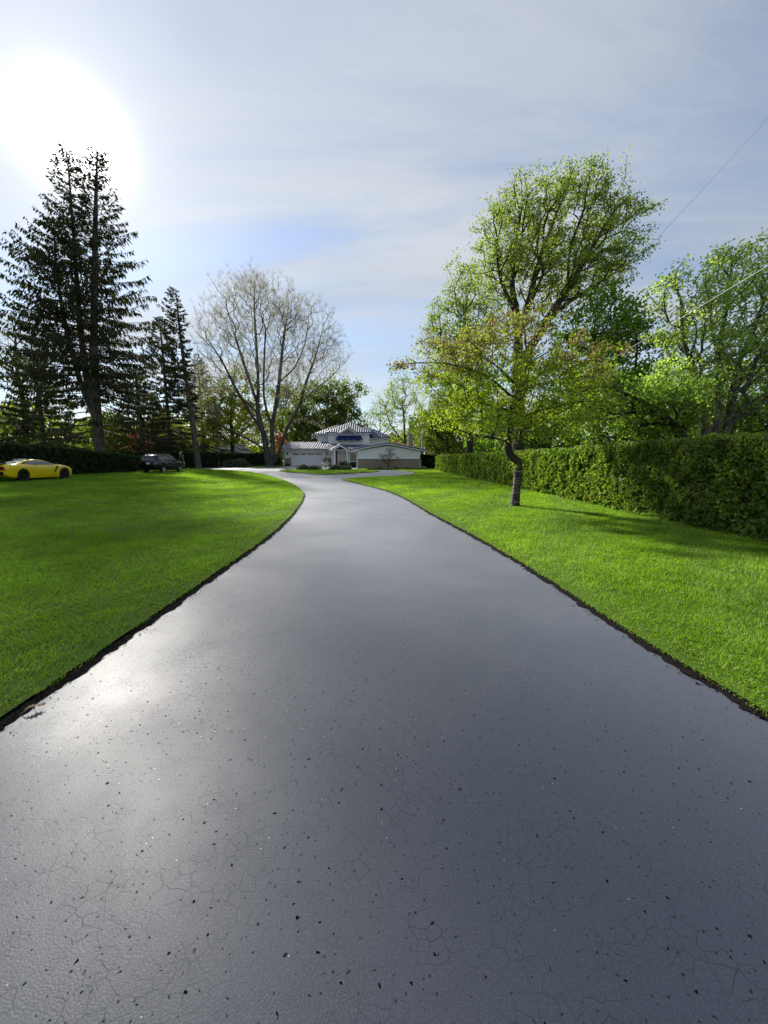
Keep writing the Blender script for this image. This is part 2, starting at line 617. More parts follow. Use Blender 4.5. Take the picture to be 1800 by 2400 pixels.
def drive_left(y):
    return np.where(y < 49.3, Lx(y), np.where(y < 53.2, -25.5, np.interp(y, [53.2, 53.6, 54.5, 60.8], [-24.5, -20.7, -15.9, -14.6])))


tag(sheet('driveway', yd, drive_left(yd) - 0.05, Rx(yd) + 0.05, 14, 0.0, 'asphalt_mat'), 'dark freshly sealed asphalt driveway curving up to the house', 'driveway', kind='structure')
mb = MB().box(-15.2, -8.6, 58.4, 60.75, gz(58) - 0.2, gz(60) + 0.012)
tag(mb.build('garage_apron', 'concrete_mat'), 'pale concrete apron before the garage door', 'apron', kind='structure')


def edge_off(f, y, d):
    dx = (f(y + 0.05) - f(y - 0.05)) / 0.1
    return f(y) + d * np.sqrt(1 + dx * dx)


ya = np.concatenate([np.arange(-8, 49.2, 0.25)])
xl_end = edge_off(Lx, ya, -0.06)
tag(sheet('lawn', ya, np.full(len(ya), -28.5), xl_end, 40, 0.03, 'lawn_mat', lift=rise), 'wide mown lawn between the yellow car and the driveway', 'lawn', kind='structure')
yb = np.arange(-8, 49.6, 0.25)
tag(sheet('lawn', yb, edge_off(Rx, yb, 0.06), np.full(len(yb), 8.6), 16, 0.03, 'lawn_mat'), 'mown lawn strip between the driveway and the long hedge', 'lawn', kind='structure')
yc = np.arange(53.5, 72, 0.5)
tag(sheet('lawn', yc, np.full(len(yc), -40.), np.minimum(np.interp(yc, [53.2, 53.8, 54.6, 60.8, 61], [-26, -20.9, -16.1, -15.8, -15.8]), -15.7), 12, 0.03, 'lawn_mat'), 'shaded grass under the big bare maple', 'lawn', kind='structure')

isl = catmull(np.vstack([ISL, ISL[:1]]), 8)[:-1]
ic = isl.mean(0)


def island_sheet():
    rings = [1.0, 0.8, 0.6, 0.4, 0.2]
    n = len(isl)
    V, F = [], []
    for r in rings:
        for p in isl:
            q = ic + (p - ic) * (r - 0.012)
            V.append((q[0], q[1], gz(q[1]) + 0.04 + 0.10 * (1 - r * r)))
    for k in range(len(rings) - 1):
        for i in range(n):
            F.append((k * n + i, k * n + (i + 1) % n, (k + 1) * n + (i + 1) % n, (k + 1) * n + i))
    V.append((ic[0], ic[1], gz(ic[1]) + 0.14))
    for i in range(n):
        F.append(((len(rings) - 1) * n + i, (len(rings) - 1) * n + (i + 1) % n, len(V) - 1))
    return mk('lawn', np.array(V), F, 'lawn_mat', smooth=True)


tag(island_sheet(), 'small grass island with a white urn inside the driveway loop', 'lawn', kind='structure')

rng = np.random.default_rng(5)


def soil_strip(name, P2, out, label, width=0.24):
    """cut soil edge along a polyline; out = unit normals into the lawn"""
    cols = [-0.012, 0.005, 0.03, 0.07, 0.13, width]
    zs = [0.003, 0.006, 0.012, 0.018, 0.020, 0.015]
    V = []
    run = np.cumsum(np.concatenate([[0], np.linalg.norm(np.diff(P2, axis=0), axis=1)]))
    for p, o, r_ in zip(P2, out, run):
        wv_ = 0.010 * math.sin(r_ * 5.1) + 0.012 * math.sin(r_ * 13.7 + 1) + 0.008 * math.sin(r_ * 31 + 2)
        for c_, z_ in zip(cols, zs):
            j = rng.normal() * 0.010 + wv_
            q = p + o * (c_ + j)
            V.append((q[0], q[1], gz(q[1]) + z_ + rng.uniform(0, 0.008)))
    k = len(cols)
    i = np.arange(k - 1)
    j = np.arange(len(P2) - 1)[:, None]
    F = np.stack([j * k + i, j * k + i + 1, (j + 1) * k + i + 1, (j + 1) * k + i], -1).reshape(-1, 4)
    return tag(mk(name, np.array(V), [F], 'soil_mat'), label, 'soil edge', kind='structure')


def edge_poly(f, y0, y1, side):
    y = np.concatenate([np.arange(y0, min(y1, 12), 0.04), np.arange(max(y0, 12), y1, 0.15)])
    P2 = np.stack([f(y), y], -1)
    T = np.gradient(P2, axis=0)
    T /= np.linalg.norm(T, axis=1, keepdims=True)
    N = np.stack([-T[:, 1], T[:, 0]], -1) * side
    return P2, N


EL = edge_poly(Lx, -3, 49, 1)
ER = edge_poly(Rx, -3, 47, -1)
soil_strip('soil_edge', *EL, 'black cut soil edge of the lawn with the yellow car')
soil_strip('soil_edge', *ER, 'black cut soil edge of the lawn along the hedge')
ip = catmull(np.vstack([ISL, ISL[:1]]), 20)
Tn = np.gradient(ip, axis=0)
Tn /= np.linalg.norm(Tn, axis=1, keepdims=True)
soil_strip('soil_edge', ip, np.stack([-Tn[:, 1], Tn[:, 0]], -1), 'black cut soil edge round the grass island')

# ------------------------------------------------------------------ grass
leaf_mat('grass_mat', (0.115, 0.215, 0.013), (0.32, 0.50, 0.045), trans=0.5, gloss=0.018, cc=(0.30, 0.33, 0.12), tcol=1.2)


def lawn_side(x, y):
    """distance into a lawn from the drive edge, negative on the asphalt"""
    dl = Lx(y) - x
    dr = x - Rx(y)
    return np.where(x < 0.5 * (Lx(y) + Rx(y)), dl, dr)


def sample_lawn(rng, y0, y1, dens):
    w = 30.0
    n = int((y1 - y0) * 38 * dens)
    x = rng.uniform(-28, 8.0, n)
    y = rng.uniform(y0, y1, n)
    keep = (np.abs(x) < 1.13 * y + 2.6) & (x < 7.9) & (x > -25.0)
    x, y = x[keep], y[keep]
    d = lawn_side(x, y)
    slope = np.sqrt(1 + ((np.where(x < 0, Lx(y + .1) - Lx(y - .1), Rx(y + .1) - Rx(y - .1))) / .2) ** 2)
    d = d / slope
    rag = -0.005 + 0.065 * wavy(y * 3.7 + np.where(x < 0, 0, 9), y * 1.9)
    keep = (d > rag) & (y < 49.3)
    # thinner towards the cut edge
    keep &= rng.random(len(x)) < np.clip(d / 0.07, 0.15, 1)
    return x[keep], y[keep], d[keep]


def wavy(x, y):
    return 0.5 + 0.25 * (np.sin(x * 1.7 + 1.3 * np.sin(y * 0.9)) + np.sin(y * 2.1 + 1.7 * np.sin(x * 1.1 + 2)))


def blades(rng, x, y, d, h, w, two, base_dz=0.025, lift=False):
    n = len(x)
    # mowing direction: neighbouring passes lie opposite ways
    ca, sa = math.cos(R(62)), math.sin(R(62))
    ph_ = (-sa * x + ca * y) / 1.25 + 0.15 * np.sin(x * .5) + 0.10 * np.sin(y * 1.1) + rng.normal(0, 0.10, n)
    sgn = np.tanh(1.8 * np.sin(PI * ph_))
    lean = rng.normal(0, 0.36, (n, 2)) + 0.25 * np.stack([np.sin(x * 9 + 3 * np.sin(y * 7)), np.sin(y * 11 + 3 * np.sin(x * 8))], -1) + (sgn * 0.48)[:, None] * np.array([ca, sa])
    hh = h * rng.uniform(0.55, 1.25, n) * (0.55 + 0.5 * wavy(x * 1.3, y * 1.3) + 0.4 * wavy(x * 7.3, y * 6.7)) * np.clip(d / 0.25, 0.55, 1)
    ang = rng.uniform(0, PI, n)
    sx_, sy_ = np.cos(ang), np.sin(ang)
    ww = w * rng.uniform(0.7, 1.3, n) / 2
    z = g(y) + base_dz + np.where(x < Lx(y), rise(x, y) if lift else 0.0, 0.0)
    B = np.stack([x, y, z], -1)
    S = np.stack([sx_ * ww, sy_ * ww, np.zeros(n)], -1)
    tip = B + np.stack([lean[:, 0] * hh * 1.5, lean[:, 1] * hh * 1.5, hh], -1)
    var = np.clip(0.02 + 0.40 * wavy(x * 0.7, y * 0.7) + 0.32 * wavy(x * 3.1 + 5, y * 2.7) + rng.normal(0, 0.17, n) - np.where(d < 0.3, 0.15, 0), 0, 0.85)
    var = np.where(rng.random(n) < np.where(d < 0.45, 0.10, 0.015), 1.0, var)
    if two:
        mid_ = B + np.stack([lean[:, 0] * hh * 0.5, lean[:, 1] * hh * 0.5, hh * 0.6], -1)
        V = np.stack([B - S, B + S, mid_ + S * 0.8, mid_ - S * 0.8, tip], 1)
        b_ = np.arange(n)[:, None] * 5
        F = np.hstack([b_, b_ + 1, b_ + 2, b_, b_ + 2, b_ + 3, b_ + 3, b_ + 2, b_ + 4]).reshape(-1, 3)
        return V.reshape(-1, 3), F, np.repeat(var, 5)
    V = np.stack([B - S, B + S, tip], 1)
    F = np.arange(n * 3).reshape(-1, 3)
    return V.reshape(-1, 3), F, np.repeat(var, 3)


def join(parts):
    Vs, Fs, vs_ = [], [], []
    k = 0
    for V, F, v in parts:
        Vs.append(V)
        Fs.append(F + k)
        vs_.append(v)
        k += len(V)
    return np.concatenate(Vs), np.concatenate(Fs), np.concatenate(vs_)


rng = np.random.default_rng(11)
lots = {0: [], 1: []}
for (y0, y1, dens, h_, w_, two) in ((0.3, 4.5, 3700, 0.050, 0.0048, True), (4.5, 8, 2700, 0.050, 0.0065, True), (8, 13, 1300, 0.052, 0.011, False), (13, 21, 750, 0.056, 0.018, False), (21, 49.3, 210, 0.07, 0.04, False)):
    x, y, d = sample_lawn(rng, y0, y1, dens)
    left = x < 0.5 * (Lx(y) + Rx(y))
    for k, sel in ((0, left), (1, ~left)):
        lots[k].append(blades(rng, x[sel], y[sel], d[sel], h_, w_, two, lift=(k == 0)))
for k, lab in ((0, 'bright green mown grass blades on the lawn with the yellow car'), (1, 'bright green mown grass blades on the hedge side lawn')):
    V, F, v = join(lots[k])
    tag(mk('grass', V, [F], 'grass_mat', var=v), lab, 'grass', kind='stuff')
# island and back lawn
n = 26000
x = rng.uniform(-12.4, -0.2, n)
y = rng.uniform(35, 47, n)


def in_poly(x, y, poly):
    ins = np.zeros(len(x), bool)
    k = len(poly)
    for i in range(k):
        x0, y0 = poly[i]
        x1, y1 = poly[(i + 1) % k]
        cond = (y0 > y) != (y1 > y)
        xi = (x1 - x0) * (y - y0) / (y1 - y0 + 1e-12) + x0
        ins ^= cond & (x < xi)
    return ins


s = in_poly(x, y, ic + (isl - ic) * 0.975)
V, F, v = blades(rng, x[s], y[s], np.full(s.sum(), 1.0), 0.06, 0.04, False, 0.06)
rr = np.hypot(V[:, 0] - ic[0], V[:, 1] - ic[1])
V[:, 2] += 0.08 * np.clip(1 - (rr / 6.5) ** 2, 0, 1)
tag(mk('grass', V, [F], 'grass_mat', var=v), 'short grass blades on the island around the white urn', 'grass', kind='stuff')
x = rng.uniform(-24, -15.6, 16000)
y = rng.uniform(53.6, 61, 16000)
s = x < np.interp(y, [53.2, 53.8, 54.6, 60.8, 61], [-26, -20.9, -16.1, -15.8, -15.8])
V, F, v = blades(rng, x[s], y[s], np.full(s.sum(), 1.0), 0.07, 0.05, False)
tag(mk('grass', V, [F], 'grass_mat', var=v), 'short grass blades beneath the big bare maple', 'grass', kind='stuff')

# crumbs of soil and bark along the near edges
n = 4200
Pn, Nn = [], []
for (P2, N2) in (EL, ER):
    sel = P2[:, 1] < 13
    k = rng.choice(np.nonzero(sel)[0], n // 2)
    Pn.append(P2[k])
    Nn.append(N2[k])
Pn, Nn = np.concatenate(Pn), np.concatenate(Nn)
off = rng.normal(0.03, 0.055, n)
q = Pn + Nn * off[:, None] + rng.normal(0, 0.02, (n, 2))
r_ = rng.uniform(0.002, 0.008, n) * np.where(rng.random(n) < 0.05, 1.7, 1)
O6 = np.array([(1, 0, 0), (-1, 0, 0), (0, 1, 0), (0, -1, 0), (0, 0, .7), (0, 0, -.7)], float)
OF = np.array([(0, 2, 4), (2, 1, 4), (1, 3, 4), (3, 0, 4), (2, 0, 5), (1, 2, 5), (3, 1, 5), (0, 3, 5)])
C3 = np.stack([q[:, 0], q[:, 1], g(q[:, 1]) + 0.006 + np.where(off > 0, 0.014, 0)], -1)
V = C3[:, None, :] + O6[None] * r_[:, None, None] * rng.uniform(0.5, 1.5, (n, 6, 1))
simple('crumb_mat', (0.014, 0.011, 0.008), 0.95, noise=(300, 0.9), spec=0.2)
tag(mk('soil_crumbs', V.reshape(-1, 3), [(np.arange(n)[:, None, None] * 6 + OF[None]).reshape(-1, 3)], 'crumb_mat'), 'loose dark soil crumbs along the driveway edges', 'soil', kind='stuff')

# ------------------------------------------------------------------ trees
bark_mat('bark_grey', (0.035, 0.030, 0.026), (0.14, 0.125, 0.11))
bark_mat('bark_dark', (0.018, 0.014, 0.012), (0.07, 0.058, 0.048))
bark_mat('bark_maple', (0.034, 0.030, 0.027), (0.125, 0.112, 0.102), 5.0, 0.2)
simple('twig_pale', (0.30, 0.28, 0.265), 0.8)
leaf_mat('leaf_maple', (0.115, 0.165, 0.030), (0.28, 0.35, 0.070), 0.58, 0.025)
leaf_mat('leaf_maple_deep', (0.08, 0.16, 0.018), (0.20, 0.32, 0.035), 0.58, 0.025)
leaf_mat('leaf_fresh', (0.075, 0.14, 0.018), (0.20, 0.30, 0.045), 0.58, 0.025)
leaf_mat('leaf_silver', (0.20, 0.29, 0.075), (0.43, 0.53, 0.17), 0.65, 0.02)
leaf_mat('leaf_yellow', (0.09, 0.11, 0.015), (0.24, 0.25, 0.03), 0.5, 0.05)
leaf_mat('leaf_olive', (0.06, 0.095, 0.014), (0.17, 0.215, 0.035), 0.55, 0.03)
leaf_mat('leaf_cherry', (0.105, 0.165, 0.014), (0.29, 0.38, 0.03), 0.6, 0.02, tcol=1.3)
leaf_mat('blossom_cherry', (0.17, 0.12, 0.055), (0.36, 0.26, 0.17), 0.5, 0.03, tcol=1.05)
leaf_mat('leaf_spruce', (0.016, 0.020, 0.006), (0.042, 0.048, 0.014), 0.3, 0.02)
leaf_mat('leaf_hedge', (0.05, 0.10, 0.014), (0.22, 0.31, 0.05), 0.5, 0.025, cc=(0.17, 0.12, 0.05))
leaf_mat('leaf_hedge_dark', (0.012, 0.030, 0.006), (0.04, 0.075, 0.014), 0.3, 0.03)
leaf_mat('leaf_box', (0.02, 0.045, 0.008), (0.06, 0.10, 0.016), 0.3, 0.10)
leaf_mat('leaf_juniper', (0.03, 0.06, 0.035), (0.07, 0.12, 0.07), 0.3, 0.08)
leaf_mat('leaf_red', (0.07, 0.012, 0.014), (0.20, 0.045, 0.045), 0.45, 0.06, tcol=1.2)
leaf_mat('leaf_rust', (0.14, 0.045, 0.01), (0.30, 0.11, 0.02), 0.45, 0.06)
leaf_mat('blossom_pink', (0.30, 0.12, 0.13), (0.62, 0.33, 0.32), 0.4, 0.03, tcol=1.1)
leaf_mat('bud_pale', (0.28, 0.25, 0.19), (0.55, 0.50, 0.40), 0.5, 0.04)
leaf_mat('blossom_white', (0.5, 0.5, 0.45), (0.8, 0.8, 0.75), 0.4, 0.03)


def ellipsoid_pts(rng, es, n, inner=0.35):
    vol = np.array([e[3] * e[4] * e[5] for e in es])
    k = rng.choice(len(es), n, p=vol / vol.sum())
    E = np.array(es)[k]
    u = rand_dirs(rng, n)
    ph = rng.uniform(0, 6, 6)
    wob_ = 1 + 0.16 * np.sin(u[:, 0] * 5 + ph[0] + 2 * k) * np.sin(u[:, 2] * 6 + ph[1]) + 0.13 * np.sin(u[:, 1] * 8 + ph[2] + k) + 0.10 * np.sin(u[:, 0] * 13 + u[:, 2] * 11 + ph[3])
    u = u * (wob_ * rng.uniform(inner ** 3, 1, n) ** (1 / 3))[:, None]
    return E[:, :3] + u * E[:, 3:6]


def grow(rng, limbs, T, bf=0.35, step=0.7, wig=0.10):
    """a balanced spanning tree from hand-placed limbs to points spread through the crown"""
    pos, par, path = [], [], []

    def add(p, q):
        pos.append(np.asarray(p, float))
        par.append(q)
        path.append(0.0 if q < 0 else path[q] + float(np.linalg.norm(pos[-1] - pos[q])))
        return len(pos) - 1
    for li, L in enumerate(limbs):
        C = catmull(np.asarray(L, float), 5) if len(L) > 2 else np.asarray(L, float)
        if li == 0:
            q = -1
        else:
            A = np.array(pos)
            q = int(np.argmin(np.linalg.norm(A - C[0], axis=1)))
            C = C[1:]
        for p in C:
            q = add(p, q)
    n = len(T)
    A = np.array(pos)
    start = max(3, int(len(A) * 0.0))
    D = np.linalg.norm(T[:, None] - A[None, start:], axis=2) + bf * np.array(path)[None, start:]
    best = D.argmin(1) + start
    cost = D.min(1)
    done = np.zeros(n, bool)
    for _ in range(n):
        i = int(np.argmin(np.where(done, 1e9, cost)))
        done[i] = True
        q = int(best[i])
        a, b_ = pos[q], T[i]
        dist = np.linalg.norm(b_ - a)
        k = max(1, int(dist / step))
        for s_ in range(1, k + 1):
            f = s_ / k
            p = a + (b_ - a) * f
            if s_ < k:
                p = p + rng.normal(0, wig * step, 3) - np.array([0, 0, 0.06 * dist * math.sin(PI * f)])
            q = add(p, q)
            dd = np.linalg.norm(T - pos[q], axis=1) + bf * path[q]
            m_ = (dd < cost) & ~done
            cost[m_] = dd[m_]
            best[m_] = q
    return np.array(pos), np.array(par), np.array(path)


def skeleton(pos, par, rb, rmin=0.008, power=0.48, flare=1.5, flare_h=0.8):
    n = len(pos)
    kids = [[] for _ in range(n)]
    for i in range(1, n):
        if par[i] >= 0:
            kids[par[i]].append(i)
    cnt = np.zeros(n)
    for i in range(n - 1, -1, -1):
        if not kids[i]:
            cnt[i] = 1
        if par[i] >= 0:
            cnt[par[i]] += cnt[i]
    rad = np.maximum(rb * (cnt / cnt[0]) ** power, rmin)
    z0 = pos[0][2]
    rad *= 1 + (flare - 1) * np.clip(1 - (pos[:, 2] - z0) / flare_h, 0, 1) ** 2
    Vs, Fs, k = [], [], 0
    starts = [0]
    while starts:
        s_ = starts.pop()
        ch = [s_]
        while kids[ch[-1]]:
            c_ = sorted(kids[ch[-1]], key=lambda q_: -cnt[q_])
            starts.extend(c_[1:])
            ch.append(c_[0])
        idx = ([par[s_]] if par[s_] >= 0 else []) + ch
        if len(idx) < 2:
            continue
        P_ = pos[idx]
        r_c = rad[idx].copy()
        if par[s_] >= 0:
            r_c[0] = r_c[1]
        r_c[-1] *= 0.5
        nn = 12 if r_c.max() > 0.12 else (7 if r_c.max() > 0.05 else (4 if r_c.max() > 0.02 else 3))
        V, F = tube_np(P_, r_c, nn)
        Vs.append(V)
        Fs.append(F + k)
        k += len(V)
    return np.concatenate(Vs), np.concatenate(Fs), cnt, rad


def make_tree(name, label, base, limbs, es, nt_, rb, bark, leaf, per, lsize, seed, cat='tree', group=None, bf=0.35, sig=0.4, inner=0.35, tips=2, lw=0.55, step=0.7, second=None, rmin=0.008, droop=0.0, flare=1.5, wig=0.10, power=0.48, crown_name='crown', twigs=None):
    rng = np.random.default_rng(seed)
    T = ellipsoid_pts(rng, es, nt_, inner)
    T = T[T[:, 2] > base[2] + 0.6]
    pos, par, path = grow(rng, limbs, T, bf, step, wig)
    V, F, cnt, rad = skeleton(pos, par, rb, rmin, power, flare)
    root = empty(name, base, label, cat, group)
    mk('trunk', V, [F], bark, root, smooth=True, origin=base)
    term = np.nonzero(cnt <= tips)[0]
    term = term[term > 5]
    if twigs:
        k = np.repeat(np.nonzero(cnt <= twigs[3])[0], twigs[0])
        ax_ = pos[k] - pos[np.maximum(par[k], 0)]
        ax_ /= np.linalg.norm(ax_, axis=1, keepdims=True) + 1e-9
        d_ = ax_ + 0.75 * rand_dirs(rng, len(k)) + np.array([0, 0, 0.35])
        d_ /= np.linalg.norm(d_, axis=1, keepdims=True)
        tl_ = twigs[1] * rng.uniform(0.4, 1.2, len(k))
        TV, TF = leaf_quads(rng, pos[k] + d_ * (tl_ / 2)[:, None], tl_, twigs[2], d_, 0.02, 0.5)
        mk('twigs', TV, [TF], 'twig_pale', root, origin=base)
    if per and len(term):
        k = np.repeat(term, per)
        C = pos[k] - (pos[k] - pos[np.maximum(par[k], 0)]) * rng.uniform(-0.1, 0.9, len(k))[:, None] + rng.normal(0, sig * 0.66, (len(k), 3)) * np.array([1, 1, 0.8])
        C[:, 2] -= droop * np.abs(rng.normal(0, 1, len(k)))
        axis = pos[k] - pos[np.maximum(par[k], 0)]
        axis /= np.linalg.norm(axis, axis=1, keepdims=True) + 1e-9
        clump = rng.random(len(pos))[k]
        v = np.clip(0.5 * clump + rng.uniform(0, 0.5, len(k)), 0, 1)
        LV, LF = leaf_quads(rng, C, lsize, lsize * lw, axis * 0.4 + np.array([0, 0, -0.2]), 1.0)
        if second is None:
            mk(crown_name, LV, [LF], leaf, root, var=np.repeat(v, 4), origin=base)
        else:
            mat2, fn = second
            sel = fn(C, rng)
            for m_, s_, nm in ((leaf, ~sel, crown_name), (mat2, sel, 'blossom')):
                if s_.sum():
                    LV, LF = leaf_quads(rng, C[s_], lsize, lsize * lw, (axis * 0.4 + np.array([0, 0, -0.2]))[s_], 1.0)
                    mk(nm, LV, [LF], m_, root, var=np.repeat(v[s_], 4), origin=base)
    return root


def ell(*rows):
    return [tuple(r) for r in rows]


# flowering cherry on the lawn
simple('tmp', (0.1, 0.1, 0.1))
m, t, b = new_mat('bark_cherry')
b.inputs['Roughness'].default_value = 0.75
tcn = nd(t, 'ShaderNodeTexCoord')
mpn = nd(t, 'ShaderNodeMapping')
mpn.inputs['Scale'].default_value = (3.5, 3.5, 33)
t.links.new(tcn.outputs['Object'], mpn.inputs[0])
nb = noise(t, mpn.outputs[0], 1.0, 5, 0.6, 0.4)
sz = nd(t, 'ShaderNodeSeparateXYZ')
t.links.new(tcn.outputs['Object'], sz.inputs[0])
band = math_n(t, 'MULTIPLY', ramp(t, nb.outputs['Fac'], 0.50, 0.60), math_n(t, 'SUBTRACT', 1.0, ramp(t, sz.outputs[2], 1.2, 1.6)))
colc = mix_c(t, band, (0.020, 0.015, 0.012), (0.22, 0.185, 0.16))
patch = noise(t, tcn.outputs['Object'], 3.2, 3)
colc = mix_c(t, ramp(t, patch.outputs['Fac'], 0.56, 0.62), colc, (0.016, 0.012, 0.010))
t.links.new(colc, b.inputs['Base Color'])
bp = nd(t, 'ShaderNodeBump')
bp.inputs['Strength'].default_value = 0.6
bp.inputs['Distance'].default_value = 0.02
t.links.new(nb.outputs['Fac'], bp.inputs['Height'])
t.links.new(bp.outputs[0], b.inputs['Normal'])

B = (4.51, 13.18, 0.03)
ch_limbs = [
    [(4.51, 13.18, 0.0), (4.53, 13.18, 0.35), (4.56, 13.18, 0.8), (4.57, 13.18, 1.25), (4.52, 13.18, 1.55), (4.3, 13.2, 1.78), (4.2, 13.2, 2.05), (4.24, 13.2, 2.5), (4.27, 13.2, 3.2), (4.45, 13.2, 4.0), (4.72, 13.2, 4.7), (4.6, 13.2, 5.5), (4.55, 13.2, 6.2)],
    [(4.57, 13.18, 1.3), (4.62, 13.3, 1.62), (4.68, 13.32, 1.74)],
    [(4.22, 13.2, 2.2), (3.7, 13.0, 2.32), (3.1, 12.9, 2.40), (2.5, 12.8, 2.55)],
    [(4.27, 13.2, 3.2), (3.6, 13.5, 3.5), (2.6, 13.6, 3.7), (1.4, 13.4, 3.85)],
    [(4.35, 13.2, 3.6), (3.3, 12.9, 4.3), (2.0, 12.6, 4.6), (0.9, 12.5, 4.6), (0.3, 12.5, 4.55)],
    [(4.45, 13.2, 4.0), (3.5, 13.4, 4.9), (2.3, 13.6, 5.4), (1.2, 13.7, 5.6)],
    [(4.27, 13.2, 2.9), (5.1, 13.0, 3.2), (6.0, 12.7, 3.4), (6.9, 12.5, 3.5)],
    [(4.4, 13.2, 3.8), (5.4, 13.5, 4.2), (6.5, 13.7, 4.4), (7.6, 13.7, 4.5)],
    [(4.72, 13.2, 4.7), (5.5, 13.1, 5.2), (6.4, 13.0, 5.7)],
    [(4.3, 13.2, 3.4), (4.5, 12.2, 3.7), (4.7, 11.2, 3.8)],
    [(4.3, 13.2, 3.2), (4.3, 14.4, 3.6), (4.2, 15.6, 3.8)],
]
ch_es = ell((2.5, 13.2, 5.3, 1.4, 1.4, 0.45), (4.3, 13.2, 5.9, 1.4, 1.4, 0.55), (5.9, 13.2, 4.9, 1.7, 1.6, 0.6), (4.0, 13.2, 4.2, 2.2, 2.0, 0.9), (2.9, 13.1, 3.15, 1.5, 1.6, 0.55), (5.6, 13.1, 3.15, 1.6, 1.8, 0.65),
            (1.3, 12.7, 4.5, 1.3, 0.5, 0.25), (6.9, 13.3, 4.1, 0.9, 0.9, 0.4), (2.0, 13.2, 4.4, 1.3, 1.1, 0.45), (4.6, 12.6, 2.6, 1.4, 1.3, 0.4))


def cherry_blossom(C, rng_):
    z = C[:, 2] + 0.28 * np.hypot(C[:, 0] - 4.4, C[:, 1] - 13.2)
    return rng_.random(len(C)) < np.clip((z - 4.5) / 1.8, 0.08, 0.6)


make_tree('cherry_tree', 'flowering cherry with pale ringed bark standing alone on the hedge side lawn', B, ch_limbs, ch_es, 860, 0.132, 'bark_cherry', 'leaf_cherry', 34, 0.105, 3, bf=0.25, sig=0.19, tips=2, lw=0.5, step=0.35, second=('blossom_cherry', cherry_blossom), rmin=0.007, flare=1.35, inner=0.2, droop=0.06)

# tall maple beyond the hedge
B = (8.95, 26, 0.1)
make_tree('tall_maple', 'tall spreading maple rising behind the cherry tree, highest crown beyond the hedge', B, [
    [(8.95, 26, 0.0), (8.95, 26, 3), (8.8, 26, 6), (8.6, 26, 9.1), (8.45, 26, 11.0), (8.1, 26, 12.4), (8.2, 26, 15), (8.6, 26, 17.6)],
    [(8.6, 26, 9.3), (9.2, 26.2, 11.5), (9.8, 26.2, 14), (10.6, 26.2, 16.4), (11.2, 26, 18)],
    [(8.75, 26, 7.5), (10.2, 25.6, 10.2), (11.9, 25.4, 13), (13.4, 25.2, 15.8)],
    [(10.2, 25.6, 10.2), (12.0, 26.5, 11.7), (14.2, 27, 13.2), (15.6, 27, 14)],
    [(8.5, 26, 10.5), (7.2, 25.6, 12.8), (6.8, 25.4, 14.8)],
    [(9.0, 26, 10.8), (9.6, 24.4, 13), (9.9, 23.4, 15)],
], ell((11.7, 26, 16.5, 3.4, 3.2, 2.2), (7.9, 26, 15.4, 2.3, 2.8, 2.5), (14.0, 26, 15.0, 2.3, 2.6, 2.3), (9.6, 26, 13.0, 3.2, 3.0, 2.4), (11.5, 26, 18.2, 2.4, 2.0, 0.8), (12.5, 26, 13.2, 3.0, 2.6, 2.0), (6.8, 26, 13.4, 1.5, 2.0, 1.6), (8.4, 26, 17.2, 1.7, 1.8, 1.4)),
    1300, 0.40, 'bark_dark', 'leaf_maple', 32, 0.135, 8, bf=0.45, sig=0.30, step=0.8, lw=0.7, inner=0.3)
B = (7.95, 36, 0.2)
make_tree('slender_maple', 'slimmer green maple beside the tall maple, nearer the house', B, [
    [(7.95, 36, 0.1), (7.9, 36, 4), (7.7, 36, 8), (7.3, 36, 12), (6.9, 36, 16)],
    [(7.7, 36, 8), (6.2, 36, 10.5), (5.0, 36, 12)], [(7.6, 36, 9), (8.8, 36, 12), (9.3, 36, 14)], [(7.8, 36, 6), (6, 35.5, 8), (4.6, 35, 9)],
], ell((6.9, 36, 16.2, 2.0, 2.0, 2.5), (6.0, 36, 12.7, 2.9, 2.6, 3.0), (8.7, 36, 13.4, 2.2, 2.4, 3.1), (6.9, 36, 8.4, 3.4, 2.6, 3.0)),
    680, 0.30, 'bark_dark', 'leaf_maple', 24, 0.19, 9, bf=0.45, sig=0.42, step=0.9, lw=0.7)
B = (12.6, 23, 0.1)
make_tree('dense_maple', 'dense dark green maple between the tall maple and the many stemmed tree', B, [
    [(12.6, 23, 0.0), (12.5, 23, 2.5), (12.3, 23, 5), (12.1, 23, 8)], [(12.5, 23, 2.5), (14, 23, 4.2), (15, 22.5, 5.2)], [(12.4, 23, 3), (11, 22.5, 5), (10.4, 22.3, 6.2)], [(12.3, 23, 4.5), (13.4, 23.5, 7), (13.8, 23.5, 8.5)]],
    ell((12.2, 23, 9.2, 2.5, 2.4, 1.9), (13.3, 23, 6.9, 2.8, 2.5, 2.2), (11.6, 22.5, 5.1, 2.5, 2.2, 1.9), (14.6, 22.5, 4.2, 2.2, 2.0, 1.7), (13.0, 23, 2.8, 2.6, 2.0, 1.0)),
    620, 0.26, 'bark_dark', 'leaf_maple_deep', 30, 0.19, 10, bf=0.4, sig=0.36, lw=0.75)
B = (14.1, 17, 0.05)
